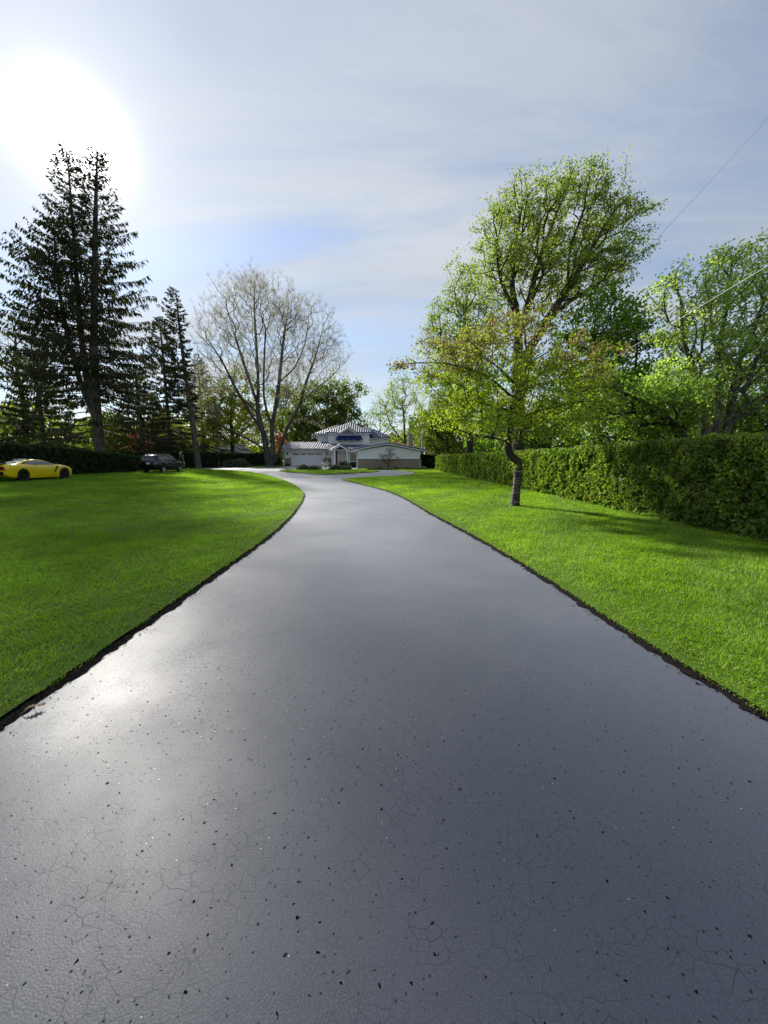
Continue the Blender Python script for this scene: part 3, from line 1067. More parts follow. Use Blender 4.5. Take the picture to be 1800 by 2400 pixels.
make_tree('many_stemmed_tree', 'airy pale green tree with several bare grey stems above the near hedge', B, [
    [(14.1, 17, 0.0), (14.05, 17, 1.5), (13.9, 17, 3.0), (13.5, 17, 4.4), (13.15, 17, 5.4), (12.6, 17, 6.6), (12.3, 17, 8.2)],
    [(14.15, 17, 0.6), (14.5, 17.2, 2.6), (14.5, 17.2, 4.6), (14.4, 17.3, 6.4), (14.5, 17.3, 8.2), (14.6, 17.4, 9.8)],
    [(14.3, 17.1, 1.0), (15.3, 17.5, 3.2), (15.5, 17.6, 5.4), (16, 17.6, 7.2), (16.4, 17.6, 8.6)],
    [(14.4, 17.3, 5.9), (13.7, 17, 7.2), (13.2, 16.8, 8.6)],
    [(13.2, 17, 5.3), (12.2, 17, 5.9), (11.5, 17, 6.9)],
    [(15.5, 17.6, 4.4), (16.9, 17.4, 5.6), (18, 17.2, 6.8)],
    [(13.8, 17, 3.2), (12.8, 16.9, 3.9), (11.6, 16.8, 4.5)],
], ell((14.7, 17.2, 9.6, 1.7, 1.6, 1.2), (12.6, 17, 8.1, 1.5, 1.5, 1.8), (16.2, 17.3, 7.4, 2.0, 1.8, 2.3), (13.7, 17.1, 6.4, 2.4, 1.9, 1.7), (12.5, 16.9, 4.9, 1.6, 1.6, 1.2), (15.5, 17.3, 4.6, 2.0, 1.6, 1.6), (17.6, 17, 5.5, 1.6, 1.6, 2)),
    600, 0.30, 'bark_grey', 'leaf_silver', 36, 0.135, 12, bf=0.5, sig=0.27, lw=0.6, step=0.5, inner=0.25)
B = (11.75, 15.2, 0.03)
make_tree('leaning_maple', 'low maple whose dark trunk leans away from the near hedge towards the cherry', B, [
    [(12.5, 15.2, 0.0), (12.1, 15.2, 1.6), (11.4, 15.2, 2.7), (10.6, 15.2, 3.4), (9.7, 15.2, 3.9), (8.6, 15.3, 4.4)],
    [(11.0, 15.2, 3.1), (10.4, 15.4, 3.9), (9.4, 15.6, 4.9)], [(10.6, 15.2, 3.4), (9.6, 15, 3.4), (8.4, 15, 3.3)]],
    ell((9.2, 15.4, 3.6, 1.9, 1.4, 0.95), (10.9, 15.4, 3.5, 1.5, 1.5, 1.0), (8.2, 15.4, 4.5, 1.2, 1.2, 0.9), (10.0, 15.8, 2.6, 1.9, 1.0, 0.6), (11.6, 15.8, 4.3, 1.2, 1.2, 0.9)),
    420, 0.21, 'bark_dark', 'leaf_fresh', 26, 0.13, 13, bf=0.4, sig=0.24, lw=0.7, step=0.4)
B = (19.4, 18, 0.05)
make_tree('edge_tree', 'dark trunked green tree at the picture edge behind the near hedge', B, [
    [(17.6, 18, 0.0), (18.0, 18, 2.5), (18.6, 18, 4.2), (19.4, 18, 6.5)], [(18.0, 18, 2.6), (17, 18, 3.6), (16.4, 18, 4.2)], [(18.4, 18, 3.6), (20, 18, 4.4)]],
    ell((19, 18, 7, 2.2, 2, 1.8), (17.6, 18.5, 3.2, 1.9, 1.6, 1.2), (20.4, 18, 4.6, 1.8, 1.8, 1.6)), 280, 0.28, 'bark_dark', 'leaf_maple_deep', 26, 0.17, 14, sig=0.33, lw=0.7)

# big bare maple by the garage
B = (-16.9, 57, 0.47)
make_tree('bare_maple', 'huge multi trunked maple, nearly bare, spreading over the lawn by the garage', B, [
    [(-17.0, 57, 0.35), (-17.2, 57, 2.5), (-17.5, 57, 5), (-18.2, 57, 8.2), (-18.0, 57, 12), (-18.0, 57, 17), (-18.1, 57, 22), (-17.9, 57, 26)],
    [(-16.6, 56.8, 0.6), (-16.2, 56.8, 3), (-16.2, 56.8, 6), (-15.4, 56.6, 9.5), (-14.8, 56.6, 13), (-14.1, 56.6, 18), (-13.2, 56.6, 22.5)],
    [(-16.4, 57.2, 0.7), (-15.2, 57.2, 3.2), (-13.9, 57.2, 6.5), (-12.3, 57.2, 9.2), (-11.3, 57.2, 12.2), (-9.6, 57.2, 16.5), (-8.6, 57.2, 20)],
    [(-17.5, 57, 5), (-19.4, 56.6, 8.6), (-21, 56.4, 11.5), (-22.6, 56.2, 15), (-24.4, 56, 18)],
    [(-17.2, 57, 2.8), (-19.4, 56.6, 4.3), (-22, 56.2, 5.6), (-25, 56, 7.4), (-27.5, 55.6, 7.8)],
    [(-18.0, 57, 8), (-20.5, 57.5, 10.2), (-24, 58, 12.2), (-27, 58, 15)],
    [(-18.1, 57, 9), (-19.2, 56.6, 13), (-20.6, 56.4, 18), (-21.6, 56.2, 22)],
    [(-16.2, 56.8, 6), (-16.8, 55.6, 10), (-16.4, 55, 15), (-15.8, 54.6, 20)],
    [(-12.3, 57.2, 9.2), (-10, 57, 11.4), (-7.6, 57, 13.2), (-5.2, 57, 15.6)],
    [(-13.9, 57.2, 6.5), (-12, 56.6, 7.2), (-10, 56.4, 6.6), (-8.6, 56.2, 6.0)],
    [(-14.8, 56.6, 12.5), (-12.6, 56.4, 14.4), (-11, 56.2, 17.5), (-10.4, 56.2, 20.5)],
], ell((-17.9, 57, 21.4, 6.4, 5, 5.6), (-11.0, 57, 18.8, 4.9, 4.6, 4.8), (-23.2, 57, 16.3, 4.6, 4.6, 5.6), (-14.8, 57, 13.2, 6.4, 5, 4.0), (-8.0, 57, 15.6, 3.3, 3.0, 3.0), (-17.8, 57, 25.0, 2.6, 2.6, 2.2), (-26, 57, 11, 3, 3, 3.5), (-13.2, 57, 22.4, 3.2, 3, 2.2)),
    3800, 0.62, 'bark_maple', 'bud_pale', 12, 0.115, 21, bf=0.42, sig=0.30, lw=0.5, step=0.9, rmin=0.012, inner=0.2, power=0.52, flare=1.5, crown_name='buds', twigs=(8, 1.0, 0.017, 3))

# trees behind
B = (-10, 82, 0.8)
make_tree('round_tree', 'broad rounded olive green tree behind the garage roof', B, [
    [(-10, 82, 0.7), (-10, 82, 4), (-10.3, 82, 9), (-10.5, 82, 13)], [(-10, 82, 4), (-14, 82, 8), (-17, 82, 11)], [(-10, 82, 5), (-7.5, 82, 8), (-6.5, 82, 11)]],
    ell((-9.9, 82, 14.0, 5.6, 4.5, 4.8), (-14.2, 82, 11.6, 7.2, 4.5, 5.2), (-8.4, 82, 9.4, 4.6, 4, 4.6), (-13, 81, 6.5, 7, 4, 3.2)),
    620, 0.4, 'bark_dark', 'leaf_olive', 34, 0.42, 31, sig=0.75, lw=0.7, step=1.4, inner=0.5)
B = (-28, 72, 0.7)
make_tree('yellow_green_tree', 'yellow green leafing tree behind the low limbs of the bare maple', B, [
    [(-28, 72, 0.6), (-28, 72, 5), (-28, 72, 10), (-27, 72, 15)], [(-28, 72, 4), (-32, 72, 8), (-34, 72, 10)], [(-28, 72, 5), (-24, 72, 8), (-22, 72, 9)]],
    ell((-31, 72, 11.3, 4.7, 3.5, 4.6), (-26.4, 72, 12.6, 4.7, 3.5, 5.2), (-33, 72, 7.4, 4, 3, 3.2), (-23.4, 72, 9, 4, 3, 3.8), (-28, 71, 5.5, 6, 3, 2)),
    560, 0.35, 'bark_dark', 'leaf_yellow', 24, 0.36, 32, sig=0.7, lw=0.7, step=1.3)
B = (-20, 90, 0.9)
make_tree('olive_tree', 'olive green tree in the gap between the bare maple and garage', B, [
    [(-20, 90, 0.7), (-20, 90, 4), (-20, 90, 10), (-20, 90, 16)]],
    ell((-21, 90, 13, 6, 4, 6), (-16, 90, 8, 6, 4, 5), (-25, 90, 7, 5, 4, 5)), 420, 0.35, 'bark_dark', 'leaf_olive', 30, 0.42, 33, sig=0.8, lw=0.7, step=1.5)
B = (4.7, 88, 0.9)
make_tree('half_leafed_tree', 'half leafed tree rising behind the brick chimney', B, [
    [(4.7, 88, 0.7), (4.7, 88, 5), (4.5, 88, 10), (4.0, 88, 15)], [(4.7, 88, 5), (1.6, 88, 9), (0.2, 88, 13)], [(4.6, 88, 6), (7, 88, 9.5), (8, 88, 12)]],
    ell((3.8, 88, 16, 5.0, 4, 4.3), (0.9, 88, 11.6, 4.2, 3.5, 4), (7.6, 88, 9.8, 3.8, 3.5, 4.6), (5, 88, 6, 5, 3, 3)), 460, 0.33, 'bark_dark', 'leaf_maple', 16, 0.34, 34, sig=0.6, lw=0.6, step=1.2)
B = (-1.5, 120, 1.3)
make_tree('far_bare_tree', 'pale leafless tree far behind the house roof', B, [
    [(-1.5, 120, 1.1), (-1.5, 120, 6), (-1.2, 120, 12), (-1, 120, 17)], [(-1.5, 120, 6), (-5, 120, 11), (-6.5, 120, 14)], [(-1.4, 120, 8), (2, 120, 12), (3, 120, 15)]],
    ell((-1, 120, 15, 4.5, 4, 4), (-5, 120, 12, 4, 3, 4), (3, 120, 11, 4, 3, 4)), 420, 0.3, 'bark_maple', 'bud_pale', 4, 0.22, 35, sig=0.5, lw=0.5, step=1.4, rmin=0.02, crown_name='buds', twigs=(3, 1.2, 0.04, 3))
B = (-52, 60, 0.5)
make_tree('far_left_bare_tree' if False else 'side_bare_tree', 'bare grey branching tree at the picture edge behind the big spruce', B, [
    [(-55, 60, 0.4), (-55, 60, 4), (-54.6, 60, 9), (-55, 60, 15), (-54.5, 60, 21)], [(-54.8, 60, 6), (-52.4, 60, 10), (-51, 60, 15), (-50.6, 60, 19)], [(-55, 60, 5), (-58, 60, 9), (-60, 60, 13)], [(-54.6, 60, 9), (-52.6, 60, 11), (-50, 60, 12.5)]],
    ell((-54.5, 60, 17, 4.5, 4, 5.5), (-51.5, 60, 13, 3.5, 3, 4.5), (-58, 60, 13, 4, 3, 5)), 480, 0.45, 'bark_maple', 'leaf_olive', 5, 0.22, 36, sig=0.5, lw=0.5, step=1.0, rmin=0.025)
# small things in flower
B = (0.55, 48.6, gz(48.6))
make_tree('dogwood_tree', 'small pink flowering dogwood against the pale siding wall', B, [
    [(0.55, 48.6, 0.3), (0.56, 48.6, 0.8), (0.6, 48.6, 1.3), (0.75, 48.6, 2.0), (0.7, 48.6, 2.8)], [(0.56, 48.6, 0.9), (0.0, 48.5, 1.4), (-0.4, 48.5, 2.0)], [(0.58, 48.6, 1.1), (1.2, 48.5, 1.5), (1.9, 48.5, 1.75)], [(0.6, 48.6, 1.3), (0.4, 48.5, 2.0), (0.2, 48.5, 2.6)]],
    ell((0.7, 48.6, 2.75, 0.6, 0.5, 0.3), (-0.1, 48.6, 2.0, 0.6, 0.5, 0.3), (0.9, 48.6, 2.2, 0.6, 0.4, 0.4), (0.4, 48.6, 1.5, 0.9, 0.5, 0.3), (1.8, 48.6, 1.8, 0.4, 0.3, 0.15)),
    230, 0.06, 'bark_dark', 'blossom_pink', 7, 0.075, 41, sig=0.08, lw=0.8, step=0.2, rmin=0.007, flare=1.2, crown_name='blossom')
B = (3.0, 62, 0.5)
make_tree('pink_tree', 'pink blossoming tree showing over the wing roof', B, [
    [(2.6, 62, 0.4), (2.6, 62, 1.5), (2.5, 62, 3)], [(2.6, 62, 1.5), (1.4, 62, 3)], [(2.6, 62, 1.5), (3.8, 62, 3)]],
    ell((1.6, 62, 3.6, 1.2, 1, 0.7), (2.8, 62, 3.3, 1.4, 1, 0.8), (3.6, 62, 3.0, 1, 1, 0.7)), 160, 0.1, 'bark_dark', 'blossom_pink', 16, 0.14, 42, sig=0.2, lw=0.8, crown_name='blossom')
B = (-35.3, 56, 0.45)
make_tree('red_leaf_maple', 'dark red leafed maple behind the hedge above the black car', B, [
    [(-35.3, 56, 0.4), (-35.3, 56, 1.6), (-35.2, 56, 3.2)], [(-35.3, 56, 1.4), (-36.8, 56, 2.8)], [(-35.3, 56, 1.6), (-34, 56, 3)]],
    ell((-34.9, 56, 4.2, 1.7, 1.5, 1.2), (-36.4, 56, 3.2, 1.5, 1.3, 0.9), (-34.4, 56, 2.9, 1.2, 1.3, 0.9)), 240, 0.13, 'bark_dark', 'leaf_red', 22, 0.17, 43, sig=0.25, lw=0.6)
B = (-17.5, 74, 0.7)
make_tree('rust_shrub', 'rust leaved shrub glimpsed between the maple trunks', B, [
    [(-19.8, 74, 0.6), (-19.8, 74, 2.2), (-19.8, 74, 5)]], ell((-19.8, 74, 4.4, 1.2, 1, 2.6)), 120, 0.09, 'bark_dark', 'leaf_rust', 20, 0.22, 44, cat='shrub', sig=0.3, lw=0.6)
# more leafy trees that close the view behind the hedges
for nm, lab, x0, y0, h0, wd, lf, sd in (
    ('hedge_side_tree', 'dark leafy tree behind the far end of the long hedge', 9.5, 58, 10, 4.5, 'leaf_olive', 51),
    ('hedge_side_tree', 'mid green leafy tree behind the hedge right of the wooden pole', 15, 50, 8.5, 4.5, 'leaf_maple_deep', 52),
    ('hedge_side_tree', 'bushy fresh green tree low behind the cherry trunk', 13.5, 33, 6.0, 3.4, 'leaf_fresh', 53),
    ('hedge_side_tree', 'bright green bushy tree behind the leaning maple', 22, 32, 9.0, 5.0, 'leaf_fresh', 54),
    ('hedge_side_tree', 'dull green tree low at the picture edge behind the near hedge', 31, 34, 10, 5.5, 'leaf_maple_deep', 55),
    ('back_tree', 'dark olive tree behind the house chimney beside the pale pole', 13, 78, 15, 6, 'leaf_olive', 56),
    ('back_tree', 'olive tree filling the gap left of the red leafed maple', -46, 66, 9, 5.5, 'leaf_olive', 57),
    ('back_tree', 'yellow green low tree behind the black car', -38, 66, 8, 4.5, 'leaf_yellow', 58),
    ('back_tree', 'dark green tree behind the white cottage', -40, 104, 17, 8, 'leaf_olive', 59),
):
    zb = gz(y0)
    make_tree(nm, lab, (x0, y0, zb), [
        [(x0, y0, zb - 0.1), (x0 + .1, y0, zb + h0 * .25), (x0 - .2, y0, zb + h0 * .55), (x0, y0, zb + h0 * .85)],
        [(x0 + .1, y0, zb + h0 * .25), (x0 + wd * .5, y0, zb + h0 * .55)], [(x0, y0, zb + h0 * .3), (x0 - wd * .5, y0 - .5, zb + h0 * .55)]],
        ell((x0, y0, zb + h0 * .72, wd * .75, wd * .7, h0 * .28), (x0 - wd * .45, y0, zb + h0 * .45, wd * .6, wd * .6, h0 * .27), (x0 + wd * .45, y0, zb + h0 * .42, wd * .6, wd * .6, h0 * .27), (x0, y0 - 1, zb + h0 * .22, wd * .9, wd * .5, h0 * .16)),
        360, 0.03 * h0, 'bark_dark', lf, 30, 0.011 * y0 ** 0.5 * 3 + 0.05, sd, sig=0.5, lw=0.7, step=1.0, inner=0.4)


# ------------------------------------------------------------------ spruces
def make_spruce(name, label, base, stems, rmax, crown0, seed, rb, dens=1.0, lean=0.0, one_side=None, dz_first=0.0):
    """stems: list of polylines; rmax(h01) branch length by relative height"""
    rng = np.random.default_rng(seed)
    root = empty(name, base, label, 'tree')
    Vs, Fs, k = [], [], 0
    LV, LF, LVar = [], [], []
    kk = 0
    ztop = max(s[-1][2] for s, _ in stems)
    for stem, (r0, r1, hz0) in stems:
        C = catmull(stem, 6)
        f = np.linspace(0, 1, len(C))
        V, F = tube_np(C, r0 * (1 - f) ** 0.8 + r1, 10)
        Vs.append(V)
        Fs.append(F + k)
        k += len(V)
        z = max(hz0, C[0][2] + 0.3)
        while z < C[-1][2] - 0.15:
            hrel = (z - base[2]) / (ztop - base[2])
            p0 = np.array([np.interp(z, C[:, 2], C[:, 0]), np.interp(z, C[:, 2], C[:, 1]), z])
            nb_ = rng.integers(3, 6)
            a0 = rng.uniform(0, 2 * PI)
            for q_ in range(nb_):
                a = a0 + 2 * PI * q_ / nb_ + rng.normal(0, 0.25)
                L = rmax(hrel) * rng.uniform(0.6, 1.12)
                if one_side is not None:
                    L *= 0.55 + 0.45 * math.cos(a - one_side)
                L = min(L, 0.35 + 0.9 * (C[-1][2] - z) * 0.9 + 0.4)
                if L < 0.25:
                    continue
                up = 0.75 * hrel ** 1.5 - 0.12
                n_ = 7
                s_ = np.linspace(0, 1, n_)
                rr = L * s_
                zz_ = L * (up * s_ - 0.38 * s_ ** 2 * (1.15 - hrel) + 0.24 * s_ ** 3.5)
                P_ = p0 + np.stack([np.cos(a) * rr, np.sin(a) * rr, zz_], -1) + rng.normal(0, 0.02 * L, (n_, 3)) * s_[:, None]
                V, F = tube_np(P_, 0.05 * (L / 5) ** 0.7 * (1 - 0.85 * s_) + 0.008, 3)
                Vs.append(V)
                Fs.append(F + k)
                k += len(V)
                # hanging branchlets
                m_ = int(L * 17 * dens) + 6
                t_ = rng.uniform(0.22, 1.0, m_) ** 0.8
                side = rng.uniform(-1, 1, m_) * (0.12 * L * (1.15 - t_) + 0.16)
                cx = np.stack([np.interp(t_, s_, P_[:, i]) for i in range(3)], -1)
                perp = np.array([-math.sin(a), math.cos(a), 0.0])
                outd = np.array([math.cos(a), math.sin(a), 0.0])
                cx = cx + perp * side[:, None] - np.array([0, 0, 1.0]) * (0.25 * np.abs(side))[:, None]
                ln = rng.uniform(0.22, 0.62, m_) * (0.55 + 0.25 * min(L, 4) / 2)
                dr = np.stack([np.zeros(m_), np.zeros(m_), -np.ones(m_)], -1) + outd * rng.uniform(0.0, 0.9, m_)[:, None] + perp * (np.sign(side) * rng.uniform(0, 0.7, m_))[:, None] + rng.normal(0, 0.18, (m_, 3))
                if hrel > 0.8:
                    dr[:, 2] += 0.9
                dr /= np.linalg.norm(dr, axis=1, keepdims=True)
                wv_ = np.cross(dr, rand_dirs(rng, m_))
                wv_ /= np.linalg.norm(wv_, axis=1, keepdims=True) + 1e-9
                wv_ *= rng.uniform(0.04, 0.095, m_)[:, None]
                tipp = cx + dr * ln[:, None]
                midp = cx + dr * (ln * 0.4)[:, None]
                VV = np.stack([cx, midp + wv_, tipp, midp - wv_], 1).reshape(-1, 3)
                b_ = np.arange(m_)[:, None] * 4 + kk
                LV.append(VV)
                LF.append(np.hstack([b_, b_ + 1, b_ + 2, b_, b_ + 2, b_ + 3]).reshape(-1, 3))
                LVar.append(np.repeat(rng.random(m_), 4))
                kk += len(VV)
            z += rng.uniform(0.36, 0.66) * (1.25 - 0.5 * hrel)
    mk('trunk', np.concatenate(Vs), [np.concatenate(Fs)], 'bark_grey', root, smooth=True, origin=base)
    mk('crown', np.concatenate(LV), [np.concatenate(LF)], 'leaf_spruce', root, var=np.concatenate(LVar), origin=base)
    return root


def prof(*pts):
    hs, ls = zip(*pts)
    return lambda h_: float(np.interp(h_, hs, ls))


zb = gz(41)
make_spruce('big_spruce', 'towering dark spruce with two tops rising before the sun', (-29.9, 41, zb), [
    ([(-29.9, 41, zb - 0.2), (-29.9, 41, 3.2), (-29.8, 41, 7.7), (-29.3, 41, 14.6), (-28.5, 41, 21.4), (-27.8, 41, 27.1), (-27.3, 41, 30.7)], (0.56, 0.02, 4.6)),
    ([(-29.9, 41, 6.6), (-30.6, 41.1, 10), (-30.7, 41.1, 15.7), (-30.4, 41, 22.5), (-30.2, 41, 31.0)], (0.40, 0.02, 8)),
    ([(-30.0, 41, 5.7), (-31.2, 40.8, 10), (-31.9, 40.6, 15.7), (-32.1, 40.6, 20.3), (-31.9, 40.6, 24.5)], (0.30, 0.02, 10)),
], prof((0, 7.0), (0.25, 7.2), (0.42, 6.2), (0.55, 5.3), (0.7, 3.7), (0.80, 2.6), (0.87, 1.6), (0.95, 1.0), (1, 0.4)), 4.6, 61, 0.5, 0.85)
zb = gz(50)
make_spruce('leaning_spruce', 'thin spruce with a leaning bare trunk between black car and bare maple', (-24.0, 50, zb), [
    ([(-23.95, 50, zb - 0.2), (-24.2, 50, 4), (-24.5, 50, 8), (-24.9, 50, 13), (-25.2, 50, 18), (-25.3, 50, 22)], (0.40, 0.02, 8.5))],
    prof((0, 4.2), (0.4, 4.4), (0.7, 3.4), (0.9, 2.0), (1, 0.6)), 6, 62, 0.3, 1.5, one_side=PI * 0.95)
for lab, x0, y0, h0, w0, sd in (
    ('dark spruce close behind the black car', -33.0, 60, 22, 5.2, 63),
    ('dark spruce left of the big spruce at the picture edge', -41, 47, 15, 5.0, 64),
    ('distant dark spruce behind the low maple limb', -38, 82, 22, 5.0, 65),
    ('dark spruce above the white cottage', -24, 96, 13, 6.0, 66),
    ('dark spruce between the big spruce and black car', -31, 50, 13, 4.6, 67),
):
    zb = gz(y0)
    make_spruce('dark_spruce', lab, (x0, y0, zb), [([(x0, y0, zb - .2), (x0 + .1, y0, zb + h0 * .4), (x0, y0, zb + h0 * .75), (x0 - .1, y0, zb + h0)], (0.3, 0.02, 2.2))],
                prof((0, w0 * 1.15), (0.3, w0 * 1.05), (0.6, w0 * .72), (0.85, w0 * .36), (1, 0.3)), 2, sd, 0.3, 1.7)

# ------------------------------------------------------------------ far wood
rng = np.random.default_rng(77)
n = 32000
ang = rng.uniform(R(-62), R(62), n)
dist = rng.uniform(125, 165, n)
x = np.sin(ang) * dist
y = np.cos(ang) * dist
hh = 8 + 4.5 * np.sin(ang * 9 + 1) + 3 * np.sin(ang * 23) + 2 * np.sin(ang * 51 + 2)
hh = np.clip(hh, 4, 16) * np.where(np.abs(np.degrees(ang) + 0.5) < 4, 0.6, 1)
C = np.stack([x, y, g(y) + rng.random(n) * hh], -1)
V, F = leaf_quads(rng, C, 1.5, 1.1)
tag(mk('far_woodland', V, [F], 'leaf_olive', var=np.repeat(rng.random(n), 4)), 'far off belt of dull green woodland', 'woodland', kind='stuff')

# ------------------------------------------------------------------ hedges
simple('hedge_core_mat', (0.010, 0.009, 0.005), 0.95, noise=(8, 0.5))  # near black, so gaps in the foliage look shaded


NTAB = np.random.default_rng(123).uniform(-1, 1, (257, 257))


def vnoise(a, b_):
    a = np.asarray(a, float)
    b_ = np.asarray(b_, float)
    ia, ib = np.floor(a).astype(int), np.floor(b_).astype(int)
    fa, fb = a - ia, b_ - ib
    fa, fb = fa * fa * (3 - 2 * fa), fb * fb * (3 - 2 * fb)
    q = lambda u, v: NTAB[(ia + u) % 256, (ib + v) % 256]
    return (q(0, 0) * (1 - fa) + q(1, 0) * fa) * (1 - fb) + (q(0, 1) * (1 - fa) + q(1, 1) * fa) * fb


def lump(s_, z_, ph):
    o_ = ph * 17.3
    return 0.05 * vnoise(s_ * 0.8 + o_, z_ * 0.7) + 0.085 * vnoise(s_ * 2.4 + o_, z_ * 1.6 + 7) + 0.075 * vnoise(s_ * 5.5 + o_, z_ * 4.5 + 31) - 0.10 * np.clip(vnoise(s_ * 1.3 + o_, z_ * 0.5 + 90) - 0.45, 0, 1) * 2


def make_hedge(label, path, thick, hfun, dens, size, leaf, seed, faces='FTBE', front=1, fray=1.0, lift=0.0):
    """path polyline (x,y); front=+1 means the seen side is to the left of the path direction"""
    rng = np.random.default_rng(seed)
    P_ = np.array(path, float)
    seg = np.linalg.norm(np.diff(P_, axis=0), axis=1)
    cum = np.concatenate([[0], np.cumsum(seg)])
    Ltot = cum[-1]

    def at(s_):
        return np.stack([np.interp(s_, cum, P_[:, 0]), np.interp(s_, cum, P_[:, 1])], -1)

    def nor(s_):
        d_ = at(np.minimum(s_ + 0.3, Ltot)) - at(np.maximum(s_ - 0.3, 0))
        d_ /= np.linalg.norm(d_, axis=1, keepdims=True) + 1e-9
        return np.stack([-d_[:, 1], d_[:, 0]], -1) * front, d_
    base = (*P_[0], gz(P_[0][1]))
    root = empty('hedge', base, label, 'hedge')
    ph = rng.uniform(0, 6)
    # dark solid core, its colour stands in for shade between the leaves
    ns = max(4, int(Ltot / 0.5))
    prof_ = [(-1, 0.02), (-1, 0.5), (-1, 0.92), (-0.5, 1), (0.5, 1), (1, 0.92), (1, 0.5), (1, 0.02)]
    s_ = np.linspace(0.2, Ltot - 0.2, ns)
    N_, D_ = nor(s_)
    A_ = at(s_)
    hs = hfun(s_)
    V = []
    for i in range(ns):
        for (t_, zf) in prof_:
            zz_ = zf * (hs[i] - 0.25)
            o_ = t_ * (thick / 2 - 0.30 + 0.8 * float(lump(s_[i], zz_, ph)))
            q = A_[i] + N_[i] * o_
            V.append((q[0], q[1], gz(q[1]) + zz_ + (lift * float(rise(-24.0, q[1])) if lift else 0)))
    k = len(prof_)
    F = [(i * k + j, i * k + (j + 1) % k, (i + 1) * k + (j + 1) % k, (i + 1) * k + j) for i in range(ns - 1) for j in range(k)]
    F += [list(range(k)), list(range((ns - 1) * k, ns * k))]
    mk('shade_core', np.array(V), F, 'hedge_core_mat', root, origin=base)
    Cs, Ax, Sz, Va = [], [], [], []

    def put(s_, t_, z_, nrm3, sz, out):
        q = at(s_) + nor(s_)[0] * t_[:, None]
        c_ = np.stack([q[:, 0], q[:, 1], g(q[:, 1]) + z_ + (lift * rise(np.full(len(q), -24.0), q[:, 1]) if lift else 0)], -1) + nrm3 * out[:, None]
        Cs.append(c_)
        Ax.append(nrm3 * 0.6 + np.array([0, 0, 0.45]))
        Sz.append(sz)
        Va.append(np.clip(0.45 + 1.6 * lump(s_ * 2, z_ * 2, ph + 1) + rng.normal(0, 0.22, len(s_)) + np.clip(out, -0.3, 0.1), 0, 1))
    def surf(n_, kind):
        # denser where the camera is near
        s_ = rng.uniform(0, Ltot, n_ * 3)
        a_ = at(s_)
        dcam = np.hypot(a_[:, 0], a_[:, 1])
        keep = rng.random(len(s_)) < np.clip((9.0 / dcam) ** 1.5, 0.03, 1) if dens < 0 else rng.random(len(s_)) < 0.34
        s_ = s_[keep]
        dcam = dcam[keep]
        hs_ = hfun(s_)
        N_, D_ = nor(s_)
        m_ = len(s_)
        sz = size * np.clip(dcam / 9.0, 1, 4) ** 0.9 if dens < 0 else np.full(m_, size)
        o_ = rng.uniform(-0.26, 0.05, m_) * fray
        if kind in 'FB':
            sg = 1 if kind == 'F' else -1
            z_ = rng.uniform(0, 1, m_) ** 0.9 * hs_
            rnd = np.clip((z_ / hs_ - 0.86) / 0.14, 0, 1)
            nr = np.stack([N_[:, 0] * sg, N_[:, 1] * sg, rnd * 0.4], -1)
            put(s_, sg * (thick / 2 - 0.15 * rnd ** 2 * thick * 0.5 - 0.03) * np.ones(m_), z_, nr, sz, o_ + lump(s_, z_, ph))
        elif kind == 'T':
            t_ = rng.uniform(-1, 1, m_) * (thick / 2 - 0.05)
            put(s_, t_, hs_ + 0.04 * np.sin(s_ * 3.3 + ph) + 0.03 * np.sin(s_ * 8.1), np.tile(np.array([0, 0, 1.0]), (m_, 1)), sz, o_ * 0.7 + 0.5 * lump(s_, t_ * 3, ph + 2))
    area = Ltot * 2.0
    n_f = int(area * abs(dens))
    for f_ in faces:
        if f_ in 'FB':
            surf(n_f if f_ == 'F' else n_f // 3, f_)
        elif f_ == 'T':
            surf(int(n_f * 0.55), f_)
        elif f_ == 'E':
            for se in (0.0, Ltot):
                sarr = np.full(1, se)
                N_, D_ = nor(sarr)
                d3 = np.array([D_[0, 0], D_[0, 1], 0]) * (1 if se > 0 else -1)
                m_ = int(thick * 2 * (abs(dens) * 0.5))
                t_ = rng.uniform(-1, 1, m_) * thick / 2
                z_ = rng.uniform(0, 1, m_) * float(hfun(sarr)[0])
                dc = np.hypot(*at(sarr)[0])
                put(np.full(m_, se), t_, z_, np.tile(d3, (m_, 1)), np.full(m_, size * (min(max(dc / 9, 1), 4) ** .9 if dens < 0 else 1)), rng.uniform(-0.25, 0.05, m_))
    C = np.concatenate(Cs)
    V, F = leaf_quads(rng, C, np.concatenate(Sz), np.concatenate(Sz) * 0.55, np.concatenate(Ax), 0.9)
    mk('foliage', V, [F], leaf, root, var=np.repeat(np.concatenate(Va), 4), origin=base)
    return root


make_hedge('long clipped evergreen hedge running beside the lawn with the cherry tree', [(8.35, -2), (8.3, 6), (8.2, 10), (8.2, 17), (7.95, 22), (7.45, 32.6)], 1.7, lambda s_: np.interp(s_, [0, 8, 12, 20, 35], [2.15, 2.15, 2.08, 1.95, 1.78]), -1150, 0.095, 'leaf_hedge', 81, front=1)
make_hedge('farther stretch of clipped hedge beyond a notch, ending near the house', [(7.42, 32.9), (7.0, 38), (6.65, 44.2)], 1.6, lambda s_: np.interp(s_, [0, 11], [1.74, 1.62]), 420, 0.26, 'leaf_hedge', 82, front=1)
make_hedge('short dark hedge closing the gap beside the house corner', [(4.9, 52.4), (8.6, 51.6)], 1.4, lambda s_: np.full(len(s_), 1.72), 260, 0.26, 'leaf_hedge_dark', 83, front=-1)
make_hedge('dark clipped hedge behind the yellow sports car', [(-24.2, 12), (-24.2, 27), (-24.0, 36.2)], 1.5, lambda s_: np.interp(s_, [0, 11, 16, 24.2], [2.25, 2.2, 2.05, 1.5]), 380, 0.17, 'leaf_hedge_dark', 84, front=-1, lift=1.0)
